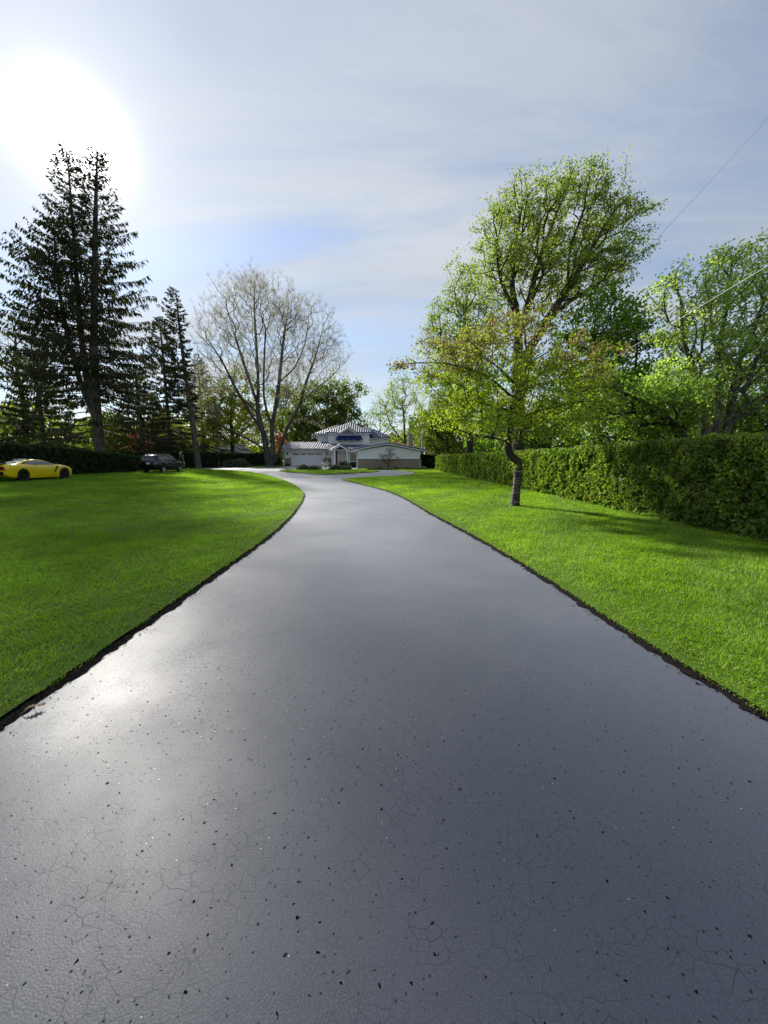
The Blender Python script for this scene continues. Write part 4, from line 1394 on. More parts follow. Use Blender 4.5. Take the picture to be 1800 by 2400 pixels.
make_hedge('dark hedge behind the black car', [(-31.5, 46.5), (-27.2, 50.4), (-23.6, 54.6)], 1.5, lambda s_: np.full(len(s_), 2.05), 260, 0.24, 'leaf_hedge_dark', 85, front=-1)
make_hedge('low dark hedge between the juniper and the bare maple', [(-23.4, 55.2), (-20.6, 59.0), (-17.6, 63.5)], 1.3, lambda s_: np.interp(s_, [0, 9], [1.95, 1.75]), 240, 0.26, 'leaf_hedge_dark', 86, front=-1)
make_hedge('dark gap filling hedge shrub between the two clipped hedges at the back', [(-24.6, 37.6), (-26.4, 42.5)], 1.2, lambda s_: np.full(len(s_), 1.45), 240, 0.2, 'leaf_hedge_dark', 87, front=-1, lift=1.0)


# ------------------------------------------------------------------ shrubs
def make_shrub(name, label, c, r, leaf, n_, size, seed, squash=0.8, group=None):
    rng = np.random.default_rng(seed)
    z0 = c[2]
    root = empty(name, c, label, 'shrub', group)
    u = rand_dirs(rng, n_)
    u[:, 2] = np.abs(u[:, 2])
    rr = 1 + 0.10 * np.sin(u[:, 0] * 7 + seed) + 0.08 * np.sin(u[:, 1] * 9 + 2 * seed)
    q = u * (rr * rng.uniform(0.72, 1.05, n_))[:, None] * np.array([r[0], r[1], r[2]]) + np.array([0, 0, 0.04])
    V, F = leaf_quads(rng, q, size, size * 0.6, u * 0.6 + np.array([0, 0, 0.3]), 0.9)
    mk('foliage', V, [F], leaf, root, var=np.repeat(rng.random(n_), 4))
    bm = bmesh.new()
    bmesh.ops.create_icosphere(bm, subdivisions=2, radius=1.0)  # dark inner solid, painted shade behind the leaves
    for v in bm.verts:
        v.co = Vector((v.co.x * r[0] * .74, v.co.y * r[1] * .74, max(v.co.z, -0.1) * r[2] * .74)) * (1 + 0.1 * math.sin(v.co.x * 9 + seed))
    me = bpy.data.meshes.new('shade_core')
    bm.to_mesh(me)
    bm.free()
    me.materials.append(MATS['hedge_core_mat'])
    o = bpy.data.objects.new('shade_core', me)
    COL.objects.link(o)
    o.parent = root
    return root


zi = gz(43) + 0.12
make_shrub('boxwood_shrub', 'rounded boxwood farthest from the urn on its garage side', (-9.1, 43.6, zi), (0.72, 0.6, 0.52), 'leaf_box', 900, 0.11, 1)
make_shrub('boxwood_shrub', 'rounded boxwood just beside the urn on its garage side', (-7.75, 43.4, zi), (0.78, 0.6, 0.46), 'leaf_box', 900, 0.11, 2)
make_shrub('boxwood_shrub', 'rounded boxwood just beside the urn on its porch side', (-5.35, 43.2, zi), (0.85, 0.6, 0.52), 'leaf_box', 900, 0.11, 3)
make_shrub('boxwood_shrub', 'rounded boxwood farthest from the urn toward the dogwood', (-4.2, 43.4, zi), (0.62, 0.55, 0.50), 'leaf_box', 900, 0.11, 4)
make_shrub('porch_shrub', 'dark low shrub in front of the porch steps', (-5.7, 54.4, gz(54)), (0.9, 0.6, 0.85), 'leaf_hedge_dark', 700, 0.13, 5)
make_shrub('porch_shrub', 'dark shrub under the porch side window', (-4.4, 54.8, gz(54)), (0.8, 0.6, 0.6), 'leaf_hedge_dark', 700, 0.13, 6)
make_shrub('wall_shrub', 'small yellow green tuft at the wing wall right of the dogwood', (1.55, 48.7, gz(49)), (0.36, 0.3, 0.3), 'leaf_yellow', 220, 0.1, 7)
make_shrub('wall_shrub', 'tiny green tuft at the wing wall left of the dogwood', (-0.5, 48.8, gz(49)), (0.3, 0.25, 0.18), 'leaf_box', 160, 0.09, 8)
make_shrub('wall_shrub', 'tiny green tuft at the wing wall near its hedge corner', (2.9, 48.8, gz(49)), (0.3, 0.25, 0.18), 'leaf_box', 160, 0.09, 9)
make_shrub('garage_shrub', 'dark low shrub at the outer garage corner', (-15.0, 60.1, gz(60)), (0.45, 0.35, 0.35), 'leaf_hedge_dark', 260, 0.11, 10)
make_shrub('corner_shrub', 'pale green shrub left of the garage wall', (-16.9, 62.5, gz(62)), (0.7, 0.7, 2.2), 'leaf_fresh', 900, 0.15, 11)
make_shrub('juniper_shrub', 'wide blue green spreading juniper by the branch of the drive', (-20.9, 55.0, gz(55)), (2.1, 1.1, 1.05), 'leaf_juniper', 2600, 0.19, 12)
make_shrub('white_flower_shrub', 'little white flowering shrub standing behind the black car bonnet', (-24.6, 47.2, gz(47)), (0.3, 0.3, 2.5), 'blossom_white', 150, 0.10, 13)

mb = MB().box(-3.0, 4.8, 48.25, 49.62, gz(49) - 0.1, gz(49) + 0.07)
tag(mb.build('flower_bed', 'mulch_mat', bevel=0.03), 'dark mulched bed along the brick wing wall', 'flower bed', kind='structure')

# ------------------------------------------------------------------ urn
simple('urn_mat', (0.72, 0.72, 0.70), 0.6, noise=(6, 0.12), bump=(30, 0.15, 0.01))
simple('spike_mat', (0.10, 0.15, 0.05), 0.6, noise=(4, 0.5))
U = (-6.55, 43.2, zi - 0.03)
ur = empty('garden_urn', U, 'white footed garden urn holding a spiky plant on the grass island', 'urn')
MB().box(-0.21, 0.21, -0.21, 0.21, 0, 0.09).build('plinth', 'urn_mat', ur, bevel=0.01)
MB().lathe([(0.20, 0.09), (0.19, 0.13), (0.12, 0.18), (0.09, 0.25), (0.11, 0.31), (0.17, 0.34)], 28).build('foot', 'urn_mat', ur, smooth=True)
MB().lathe([(0.10, 0.335), (0.22, 0.37), (0.32, 0.44), (0.375, 0.54), (0.39, 0.63), (0.38, 0.70)], 28).build('bowl', 'urn_mat', ur, smooth=True)
MB().lathe([(0.38, 0.70), (0.45, 0.72), (0.475, 0.755), (0.47, 0.80), (0.42, 0.815), (0.36, 0.80), (0.34, 0.74), (0.0, 0.73)], 28).build('rim', 'urn_mat', ur, smooth=False)
rng = np.random.default_rng(9)
sp_r = empty('spiky_plant', (U[0], U[1], U[2] + 0.73), 'spiky strap leaved plant growing in the white urn', 'plant')
for i in range(22):
    a = rng.uniform(0, 2 * PI)
    tl = rng.uniform(0.1, 0.95)
    L = rng.uniform(0.7, 1.15)
    s_ = np.linspace(0, 1, 6)
    r_ = L * s_ * math.sin(tl)
    z_ = L * (s_ * math.cos(tl) - 0.35 * s_ ** 2.5 * math.sin(tl))
    w_ = 0.028 * (1 - s_ ** 2) + 0.002
    ca, sa = math.cos(a), math.sin(a)
    A = np.stack([ca * r_ - sa * w_, sa * r_ + ca * w_, z_], -1)
    Bv = np.stack([ca * r_ + sa * w_, sa * r_ - ca * w_, z_], -1)
    Cm = np.stack([ca * r_, sa * r_, z_ - 0.01], -1)
    V = np.stack([A, Cm, Bv], 1).reshape(-1, 3)
    F = [(3 * j + q, 3 * j + q + 1, 3 * j + 4 + q, 3 * j + 3 + q) for j in range(5) for q in (0, 1)]
    mk('leaf', V, F, 'spike_mat', sp_r)

# ------------------------------------------------------------------ house
simple('siding_mat', (0.80, 0.83, 0.83), 0.65, noise=(1.5, 0.06))
simple('trim_mat', (0.86, 0.87, 0.88), 0.5, noise=(3, 0.04))
simple('garage_door_mat', (0.76, 0.78, 0.82), 0.5, noise=(1.2, 0.04))
simple('door_mat', (0.62, 0.62, 0.64), 0.5)
simple('awning_mat', (0.008, 0.022, 0.16), 0.8, noise=(3, 0.15))
simple('dark_metal_mat', (0.02, 0.018, 0.018), 0.5)
simple('pilaster_mat', (0.13, 0.055, 0.04), 0.85, noise=(9, 0.3))
simple('window_glass_mat', (0.02, 0.024, 0.028), 0.06, spec=0.7)
simple('roof_mat', (0.026, 0.038, 0.11), 0.55, metal=0.0, noise=(2, 0.2), spec=0.7, coat=0.25)
m, t, b = new_mat('brick_mat')
tcn = nd(t, 'ShaderNodeTexCoord')
mpn = nd(t, 'ShaderNodeMapping')
mpn.inputs['Rotation'].default_value = (R(90), 0, 0)
t.links.new(tcn.outputs['Object'], mpn.inputs[0])
br = nd(t, 'ShaderNodeTexBrick')
br.inputs['Scale'].default_value = 1.0
br.inputs['Brick Width'].default_value = 0.22
br.inputs['Row Height'].default_value = 0.075
br.inputs['Mortar Size'].default_value = 0.006
br.inputs['Color1'].default_value = (0.30, 0.23, 0.165, 1)
br.inputs['Color2'].default_value = (0.23, 0.17, 0.12, 1)
br.inputs['Mortar'].default_value = (0.34, 0.31, 0.27, 1)
t.links.new(mpn.outputs[0], br.inputs['Vector'])
t.links.new(br.outputs['Color'], b.inputs['Base Color'])
b.inputs['Roughness'].default_value = 0.9

HO = (-6.0, 55.0, 0.40)
house = empty('house', HO, 'white sided split level house with ribbed blue roofs at the end of the drive', 'house')


def hb(mbb, name, mat, parent=house, bevel=0.0, smooth=False):
    return mbb.build(name, mat, parent, origin=HO if parent is house else HO, bevel=bevel, smooth=smooth)


def sub(mbb, name, mat, parent, bevel=0.0):
    return mbb.build(name, mat, parent, origin=HO, bevel=bevel)


def siding(mbb, x0, x1, y, z0, z1, topf=None, course=0.16, face=-1):
    """lapped boards on a wall facing -y"""
    z = z0
    while z < z1 - 0.02:
        zt = min(z + course, z1)
        a0, a1 = x0, x1
        if topf is not None:
            a0, a1 = topf(z, zt)
            if a1 - a0 < 0.1:
                break
        V = [(a0, y - 0.030, z), (a1, y - 0.030, z), (a1, y - 0.008, zt), (a0, y - 0.008, zt), (a0, y, z), (a1, y, z), (a1, y, zt), (a0, y, zt)]
        mbb.add(V, [(0, 1, 2, 3), (4, 7, 6, 5), (0, 4, 5, 1), (3, 2, 6, 7), (0, 3, 7, 4), (1, 5, 6, 2)])
        z = zt
    return mbb


def roof_face(name, poly, th=0.10, sp_=0.37, parent=house, mat='roof_mat'):
    """ribbed roof plane; poly[0]-poly[1] is the eave"""
    P_ = np.array(poly, float)
    e = P_[1] - P_[0]
    L = np.linalg.norm(e)
    e /= L
    nrm_ = np.cross(P_[1] - P_[0], P_[2] - P_[0])
    nrm_ /= np.linalg.norm(nrm_)
    if nrm_[2] < 0:
        nrm_ = -nrm_
    u = np.cross(nrm_, e)
    if u[2] < 0:
        u = -u
    uv = np.stack([(P_ - P_[0]) @ e, (P_ - P_[0]) @ u], -1)
    mbb = MB()
    n_ = len(P_)
    V = [tuple(p) for p in P_] + [tuple(p - np.array([0, 0, th])) for p in P_]
    mbb.add(V, [list(range(n_)), list(range(2 * n_ - 1, n_ - 1, -1))] + [(i, (i + 1) % n_, (i + 1) % n_ + n_, i + n_) for i in range(n_)])
    s0, s1 = uv[:, 0].min(), uv[:, 0].max()
    s_ = s0 + sp_ * 0.5
    while s_ < s1:
        ys_ = []
        for i in range(n_):
            a, b_ = uv[i], uv[(i + 1) % n_]
            if (a[0] > s_) != (b_[0] > s_):
                f = (s_ - a[0]) / (b_[0] - a[0])
                ys_.append(a[1] + f * (b_[1] - a[1]))
        if len(ys_) >= 2:
            lo, hi = min(ys_), max(ys_)
            if hi - lo > 0.15:
                w_, h_ = sp_ * 0.27, sp_ * 0.28
                prof_ = [(-w_, -0.01), (-w_ * .7, h_ * .7), (0, h_), (w_ * .7, h_ * .7), (w_, -0.01)]
                V = []
                for v_ in (lo - 0.02, hi):
                    for a, hgt in prof_:
                        V.append(tuple(P_[0] + e * (s_ + a) + u * v_ + nrm_ * hgt))
                mbb.add(V, [(i, i + 1, i + 6, i + 5) for i in range(4)] + [(4, 3, 2, 1, 0), (5, 6, 7, 8, 9)])
        s_ += sp_
    return mbb.build(name, mat, parent, origin=HO)


# garage
hb(MB().box(-15.56, -14.5, 60.8, 67, 0.2, 3.1).box(-9.6, -7.9, 60.8, 67, 0.2, 3.1).box(-14.5, -9.6, 60.83, 67, 2.62, 3.1).box(-14.5, -9.6, 66.5, 67, 0.2, 2.62), 'garage_wall', 'siding_mat')
w = MB()
siding(w, -15.5, -14.55, 60.797, 1.78, 3.0)
siding(w, -9.5, -7.95, 60.797, 1.78, 3.0)
siding(w, -14.5, -9.6, 60.827, 2.74, 3.0)
hb(w, 'siding', 'siding_mat')
hb(MB().box(-15.6, -14.56, 60.70, 60.79, 0.25, 1.74), 'brick_wainscot', 'brick_mat')
hb(MB().box(-9.52, -7.95, 60.70, 60.79, 0.25, 1.74), 'brick_wainscot', 'brick_mat')
hb(MB().box(-14.62, -14.5, 60.72, 60.95, 0.3, 2.70).box(-9.6, -9.48, 60.72, 60.95, 0.3, 2.70).box(-14.62, -9.48, 60.725, 60.82, 2.62, 2.735), 'door_frame', 'trim_mat')
gd = bpy.data.objects.new('garage_door', None)
COL.objects.link(gd)
gd.parent = house
for i in range(4):
    z0 = 0.53 + i * 0.525
    o = sub(MB().box(-14.5, -9.6, 60.92, 60.98, z0, z0 + 0.515), 'door_panel', 'garage_door_mat', gd, 0.008)
for i in range(4):
    x0 = -14.28 + i * 1.16
    sub(MB().box(x0, x0 + 0.98, 60.90, 60.915, 2.24, 2.50), 'window_pane', 'window_glass_mat', gd)
    sub(MB().box(x0 - .05, x0 + 1.03, 60.885, 60.918, 2.50, 2.55).box(x0 - .05, x0 + 1.03, 60.885, 60.918, 2.19, 2.24).box(x0 - .05, x0, 60.885, 60.918, 2.24, 2.50).box(x0 + .98, x0 + 1.03, 60.885, 60.918, 2.24, 2.50), 'window_frame', 'trim_mat', gd)
# lanterns by the garage door
for x0 in (-15.05, -8.95):
    ln = bpy.data.objects.new('wall_lantern', None)
    COL.objects.link(ln)
    ln.parent = house
    sub(MB().box(x0 - .05, x0 + .05, 60.72, 60.79, 2.28, 2.62), 'back_plate', 'dark_metal_mat', ln)
    sub(MB().lathe([(0.04, 0), (0.09, 0.05), (0.11, 0.3), (0.13, 0.32), (0.03, 0.44)], 8, (x0, 60.6, 2.22)), 'lamp_body', 'dark_metal_mat', ln)
# garage roof: low hip
Eg = 3.14
roof_face('roof', [(-16.25, 60.0, Eg), (-7.1, 60.0, Eg), (-8.2, 64.0, 4.30), (-15.7, 64.0, 4.30)])
roof_face('roof', [(-7.1, 68.0, Eg), (-16.25, 68.0, Eg), (-15.7, 64.0, 4.30), (-8.2, 64.0, 4.30)])
roof_face('roof', [(-16.25, 68.0, Eg), (-16.25, 60.0, Eg), (-15.7, 64.0, 4.30)])
hb(MB().box(-16.22, -7.6, 60.03, 60.10, 2.96, 3.12).box(-16.20, -16.13, 60.1, 68, 2.96, 3.12).box(-16.13, -7.6, 60.1, 60.79, 2.98, 3.03), 'fascia', 'trim_mat')
hb(MB().tube([(-16.1, 60.02, 3.05), (-15.75, 60.35, 2.9), (-15.66, 60.66, 2.7), (-15.66, 60.66, 0.5)], 0.045, 8), 'downspout', 'trim_mat')

# entry
hb(MB().box(-7.95, -3.3, 58.6, 63, 0.3, 3.1).box(-5.2, -3.3, 57.25, 58.6, 0.3, 3.0), 'entry_wall', 'siding_mat')
hb(MB().box(-7.6, -4.9, 55.8, 58.6, 0.3, 0.56), 'porch_step', 'concrete_mat', bevel=0.02)
th = 0.16
hb(MB().prism([(-7.75, 2.80), (-6.3, 3.62), (-6.3, 3.62 - th), (-7.75, 2.80 - th)], 55.75, 60.5).prism([(-6.3, 3.62), (-4.8, 2.78), (-4.8, 2.78 - th), (-6.3, 3.62 - th)], 55.75, 60.5), 'porch_soffit', 'trim_mat')
roof_face('porch_roof', [(-7.80, 60.5, 2.81), (-7.80, 55.62, 2.81), (-6.3, 55.62, 3.66), (-6.3, 60.5, 3.66)], 0.05)
roof_face('porch_roof', [(-4.75, 55.62, 2.79), (-4.75, 60.5, 2.79), (-6.3, 60.5, 3.665), (-6.3, 55.62, 3.665)], 0.05)
hb(MB().prism([(-7.72, 2.80), (-6.3, 3.60), (-4.83, 2.78), (-4.83, 2.60), (-6.3, 3.40), (-7.72, 2.62)], 55.66, 55.75), 'bargeboard', 'trim_mat')
for x0 in (-7.12, -5.33):
    cl = hb(MB().box(x0 - .09, x0 + .09, 56.0, 56.18, 0.62, 2.72), 'porch_column', 'trim_mat', bevel=0.01)
    sub(MB().box(x0 - .13, x0 + .13, 55.96, 56.22, 0.56, 0.68), 'column_base', 'trim_mat', cl)
    sub(MB().box(x0 - .13, x0 + .13, 55.96, 56.22, 2.64, 2.74), 'column_cap', 'trim_mat', cl)
arch = [(-6.97, 0.56)] + [(-6.38 + 0.59 * math.cos(a), 2.62 + 0.59 * math.sin(a)) for a in np.linspace(PI, 0, 15)] + [(-5.79, 0.56)]
inner_a = [(-6.38 + 0.5 * math.cos(a), 2.62 + 0.5 * math.sin(a)) for a in np.linspace(0, PI, 15)]
hb(MB().prism(arch + [(-5.88, 0.56)] + inner_a + [(-6.88, 0.56)], 58.45, 58.59), 'door_surround', 'trim_mat')
dr = hb(MB().box(-6.87, -5.89, 58.53, 58.585, 0.58, 2.62), 'front_door', 'door_mat')
for (a, b_, c_, d_) in ((-6.75, -6.45, 0.8, 1.5), (-6.31, -6.01, 0.8, 1.5), (-6.75, -6.45, 1.65, 2.45), (-6.31, -6.01, 1.65, 2.45)):
    sub(MB().box(a, b_, 58.515, 58.528, c_, d_), 'door_panel', 'door_mat', dr, 0.004)
sub(MB().lathe([(0.02, 0), (0.035, 0.02), (0.035, 0.05), (0.01, 0.07)], 10, (-5.97, 58.47, 1.52)), 'door_handle', 'dark_metal_mat', dr)
hb(MB().box(-7.28, -7.02, 58.42, 58.58, 0.56, 2.85), 'brick_pilaster', 'pilaster_mat')
hb(MB().box(-5.74, -5.55, 58.42, 58.58, 0.56, 2.85), 'sidelight', 'window_glass_mat')
pl = hb(MB().lathe([(0.03, 0.0), (0.09, 0.04), (0.10, 0.22), (0.12, 0.24), (0.02, 0.34)], 8, (-6.33, 57.4, 2.82)), 'porch_lantern', 'dark_metal_mat')
sub(MB().tube([(-6.33, 57.4, 3.15), (-6.33, 57.4, 3.45)], 0.01, 5), 'chain', 'dark_metal_mat', pl)
# window beside the porch
wn = hb(MB().box(-5.12, -5.02, 57.12, 57.24, 0.7, 2.62).box(-3.9, -3.8, 57.12, 57.24, 0.7, 2.62).box(-5.02, -3.9, 57.125, 57.24, 2.54, 2.62).box(-5.02, -3.9, 57.125, 57.24, 1.22, 1.32).box(-5.02, -3.9, 57.125, 57.24, 0.70, 0.80), 'porch_window', 'trim_mat')
sub(MB().box(-5.02, -3.9, 57.18, 57.2, 1.32, 2.54), 'pane', 'window_glass_mat', wn)
sub(MB().box(-5.02, -3.9, 57.18, 57.2, 0.80, 1.22), 'pane', 'window_glass_mat', wn)
# shaded roof over the entry rising to the upper floor
roof_face('roof', [(-9.0, 57.0, 3.02), (-3.2, 57.0, 2.98), (-2.4, 63.0, 3.85), (-9.0, 63.0, 3.85)])
hb(MB().box(-7.7, -3.25, 56.98, 57.05, 2.80, 2.985), 'entry_fascia', 'trim_mat')

# wing with the wide gable
hb(MB().prism([(-3.31, 0.2), (4.57, 0.2), (4.57, 2.62), (0.5, 3.30), (-3.31, 2.70)], 49.72, 60.4), 'wing_wall', 'siding_mat')


def gable(z, zt):
    a = -3.25
    b_ = 4.51
    if zt > 2.6:
        a = max(a, -3.31 + (zt - 2.66) * 3.81 / 0.62)
        b_ = min(b_, 4.57 - (zt - 2.58) * 4.07 / 0.70)
    return a, b_


hb(siding(MB(), -3.25, 4.51, 49.717, 1.60, 3.28, gable), 'siding', 'siding_mat')
hb(MB().box(-3.36, 4.62, 49.60, 49.715, 0.2, 1.53), 'brick_wainscot', 'brick_mat')
hb(MB().box(-3.38, 4.64, 49.585, 49.715, 1.532, 1.595), 'drip_edge', 'dark_metal_mat')
hb(MB().box(-3.35, -3.24, 49.66, 49.716, 1.60, 2.66), 'corner_board', 'trim_mat')
hb(MB().box(4.50, 4.61, 49.66, 49.716, 1.60, 2.58), 'corner_board', 'trim_mat')
hb(MB().prism([(-4.20, 2.60), (0.49, 3.44), (5.42, 2.50), (5.42, 2.66), (0.49, 3.60), (-4.20, 2.77)], 49.2, 49.28), 'bargeboard', 'trim_mat')
hb(MB().prism([(-4.18, 2.62), (0.49, 3.46), (5.40, 2.52), (5.40, 2.58), (0.49, 3.52), (-4.18, 2.68)], 49.283, 60.4), 'soffit', 'trim_mat')
roof_face('roof', [(-4.25, 60.5, 2.80), (-4.25, 49.12, 2.80), (0.49, 49.12, 3.645), (0.49, 60.5, 3.645)], 0.07)
roof_face('roof', [(5.46, 49.12, 2.69), (5.46, 60.5, 2.69), (0.49, 60.5, 3.65), (0.49, 49.12, 3.65)], 0.07)
hb(MB().tube([(-4.15, 49.35, 2.66), (-3.85, 49.4, 2.55), (-3.46, 49.6, 2.25), (-3.44, 49.62, 1.9), (-3.46, 49.62, 0.45)], 0.045, 8), 'downspout', 'trim_mat')
hb(MB().tube([(4.70, 49.7, 1.5), (4.72, 49.6, 1.35), (4.70, 49.66, 0.45)], 0.03, 6), 'drain_pipe', 'trim_mat')
chm = hb(MB().box(3.34, 3.98, 54.0, 54.7, 2.6, 5.0), 'chimney', 'brick_mat')
sub(MB().box(3.28, 4.04, 53.94, 54.76, 5.0, 5.1), 'chimney_cap', 'concrete_mat', chm, 0.01)
vent = hb(MB().lathe([(0.05, 0), (0.05, 0.3), (0.12, 0.32), (0.14, 0.42), (0.03, 0.5)], 10, (-0.95, 58, 3.35)), 'roof_vent', 'trim_mat')
hb(MB().lathe([(0.035, 0), (0.035, 0.45)], 8, (-1.5, 60, 3.25)), 'vent_pipe', 'dark_metal_mat')
hb(MB().lathe([(0.035, 0), (0.035, 0.5)], 8, (-10.1, 64.5, 4.25)), 'vent_pipe', 'dark_metal_mat')

# upper floor
hb(MB().box(-8.92, -2.42, 63.0, 70, 3.0, 5.68), 'upper_wall', 'siding_mat')
hb(MB().box(-11.17, -8.925, 66.0, 71, 3.0, 5.68), 'upper_wall', 'siding_mat')
hb(MB().box(-2.415, 0.65, 66.0, 71, 3.0, 5.12), 'upper_wall', 'siding_mat')
w = siding(MB(), -8.86, -2.48, 62.997, 3.88, 5.60)
siding(w, -11.1, -8.95, 65.997, 4.3, 5.6)
siding(w, -2.4, 0.6, 65.997, 3.6, 5.04)
hb(w, 'siding', 'siding_mat')
for bb in ((-8.96, -8.85, 62.93, 62.995, 3.87, 5.62), (-2.49, -2.38, 62.93, 62.995, 3.87, 5.62), (0.57, 0.69, 65.93, 65.995, 3.6, 5.06), (-11.21, -11.1, 65.93, 65.995, 4.3, 5.62)):
    hb(MB().box(*bb), 'corner_board', 'trim_mat')
for i, x0 in enumerate((-7.5, -6.54, -5.58, -4.62)):
    wn = hb(MB().box(x0, x0 + .06, 62.90, 62.965, 4.29, 4.90).box(x0 + .74, x0 + .80, 62.90, 62.965, 4.29, 4.90).box(x0 + .06, x0 + .74, 62.905, 62.965, 4.29, 4.35).box(x0 + .06, x0 + .74, 62.905, 62.965, 4.84, 4.90), 'upper_window', 'trim_mat')
    sub(MB().box(x0 + .06, x0 + .74, 62.93, 62.945, 4.35, 4.84), 'pane', 'window_glass_mat', wn)
aw = hb(MB().add([(-7.45, 62.96, 5.34), (-3.72, 62.96, 5.34), (-3.45, 62.05, 4.78), (-7.68, 62.05, 4.78), (-7.45, 62.96, 5.30), (-3.72, 62.96, 5.30), (-3.45, 62.05, 4.74), (-7.68, 62.05, 4.74), (-7.68, 62.96, 4.78), (-3.45, 62.96, 4.78)],
                 [(0, 3, 2, 1), (4, 5, 6, 7), (0, 4, 7, 3), (1, 2, 6, 5), (0, 1, 5, 4), (0, 8, 3), (1, 2, 9)]), 'awning', 'awning_mat')
sub(MB().box(-7.68, -3.45, 62.04, 62.055, 4.66, 4.775).box(-7.69, -7.675, 62.056, 62.96, 4.66, 4.775).box(-3.455, -3.44, 62.056, 62.96, 4.66, 4.775), 'valance', 'awning_mat', aw)
# front hip
Z = 5.78
A, Bq, Cq, Dq = (-9.42, 62.4, Z), (-1.92, 62.4, Z), (-1.92, 71, Z), (-9.42, 71, Z)
K1, K2 = (-5.65, 66.0, 7.66), (-5.65, 67.6, 7.66)
roof_face('roof', [A, Bq, K1])
roof_face('roof', [Dq, A, K1, K2])
roof_face('roof', [Bq, Cq, K2, K1])
hb(MB().box(-9.38, -1.96, 62.43, 62.50, 5.58, 5.76).box(-9.38, -9.31, 62.5, 66, 5.58, 5.76).box(-2.03, -1.96, 62.5, 66, 5.58, 5.76).box(-9.31, -2.03, 62.5, 62.99, 5.60, 5.65), 'fascia', 'trim_mat')
# side roofs
Z2 = 5.74
roof_face('roof', [(-11.6, 65.3, Z2), (-6.5, 65.3, Z2), (-6.5, 68.3, 7.42), (-8.2, 68.3, 7.42)])
roof_face('roof', [(-11.6, 71.5, Z2), (-11.6, 65.3, Z2), (-8.2, 68.3, 7.42)])
hb(MB().box(-11.55, -9.0, 65.33, 65.40, 5.54, 5.72).box(-11.55, -11.48, 65.4, 71, 5.54, 5.72), 'fascia', 'trim_mat')
Z3 = 5.16
roof_face('roof', [(-3.5, 65.3, Z3), (1.08, 65.3, Z3), (-2.0, 68.3, 6.78), (-3.5, 68.3, 6.78)])
roof_face('roof', [(1.08, 65.3, Z3), (1.08, 71.3, Z3), (-2.0, 68.3, 6.78)])
hb(MB().box(-2.4, 1.03, 65.33, 65.40, 4.98, 5.14).box(0.96, 1.03, 65.4, 71, 4.98, 5.14), 'fascia', 'trim_mat')
ch2 = hb(MB().box(-3.50, -2.2, 67.0, 67.8, 5.4, 6.86), 'upper_chimney', 'trim_mat')
sub(MB().box(-3.56, -2.14, 66.94, 67.86, 6.86, 6.95), 'chimney_cap', 'trim_mat', ch2, 0.01)
sub(MB().lathe([(0.14, 0), (0.14, 0.35), (0.2, 0.37), (0.2, 0.48), (0.05, 0.55)], 10, (-2.85, 67.4, 6.95)), 'flue', 'dark_metal_mat', ch2)
# pediment
hb(MB().prism([(-7.15, 5.62), (-5.69, 6.52), (-4.23, 5.62), (-4.5, 5.62), (-5.69, 6.34), (-6.88, 5.62)], 62.05, 62.16), 'pediment_bargeboard', 'trim_mat')
hb(MB().prism([(-6.86, 5.64), (-5.69, 6.33), (-4.52, 5.64)], 62.14, 62.2), 'pediment_glass', 'window_glass_mat')
roof_face('pediment_roof', [(-7.2, 64.6, 5.64), (-7.2, 62.0, 5.64), (-5.69, 62.0, 6.57), (-5.69, 64.6, 6.57)], 0.05)
roof_face('pediment_roof', [(-4.18, 62.0, 5.64), (-4.18, 64.6, 5.64), (-5.69, 64.6, 6.575), (-5.69, 62.0, 6.575)], 0.05)

# white cottage in the distance
simple('cottage_mat', (0.62, 0.68, 0.72), 0.7)
simple('cottage_roof_mat', (0.10, 0.11, 0.12), 0.8)
CO = (-37.0, 92.0, gz(92))
HO_save = HO
ct = empty('cottage', CO, 'small white cottage with a gabled porch far behind the juniper', 'house')
x0, y0, z0 = CO
MB().box(-4, 3.2, 0, 6, -0.2, 3.0).build('wall', 'cottage_mat', ct)
MB().prism([(-4.4, 2.95), (-0.4, 4.9), (3.6, 2.95), (3.4, 2.8), (-0.4, 4.7), (-4.2, 2.8)], -0.6, 6.4).build('roof', 'cottage_roof_mat', ct)
MB().prism([(-4, 3.0), (-0.4, 4.68), (3.2, 3.0)], 0, 0.1).build('gable', 'cottage_mat', ct)
MB().prism([(-1.9, 2.2), (0.3, 2.9), (2.5, 2.2), (2.5, 2.05), (0.3, 2.72), (-1.9, 2.05)], -1.6, 0).build('porch_roof', 'cottage_roof_mat', ct)
for xx in (-1.7, 2.3):
    MB().box(xx - .08, xx + .08, -1.5, -1.34, -0.1, 2.1).build('porch_post', 'cottage_mat', ct)
MB().box(-0.2, 0.8, -0.06, -0.005, 0, 2.0).build('door', 'window_glass_mat', ct)
MB().box(-3.3, -2.3, -0.06, -0.005, 0.9, 2.1).build('window', 'window_glass_mat', ct)

# ------------------------------------------------------------------ cars
simple('yellow_paint', (0.86, 0.62, 0.010), 0.25, coat=0.5, spec=0.5)
simple('black_paint', (0.004, 0.0035, 0.006), 0.22, coat=0.25, spec=0.3)
simple('car_glass', (0.012, 0.014, 0.018), 0.04, spec=0.9)
simple('tyre_mat', (0.012, 0.012, 0.012), 0.85)
simple('dark_rim_mat', (0.05, 0.05, 0.052), 0.35, metal=0.8)
simple('silver_rim_mat', (0.62, 0.63, 0.65), 0.3, metal=0.9)
simple('black_plastic', (0.010, 0.010, 0.011), 0.5)
simple('tail_red', (0.18, 0.006, 0.010), 0.2, coat=1.0)
simple('plate_mat', (0.55, 0.66, 0.74), 0.5)
simple('plate_ink', (0.03, 0.05, 0.25), 0.5)
simple('chrome_mat', (0.7, 0.7, 0.7), 0.12, metal=1.0)
simple('lamp_glass', (0.5, 0.5, 0.5), 0.1, spec=0.8)


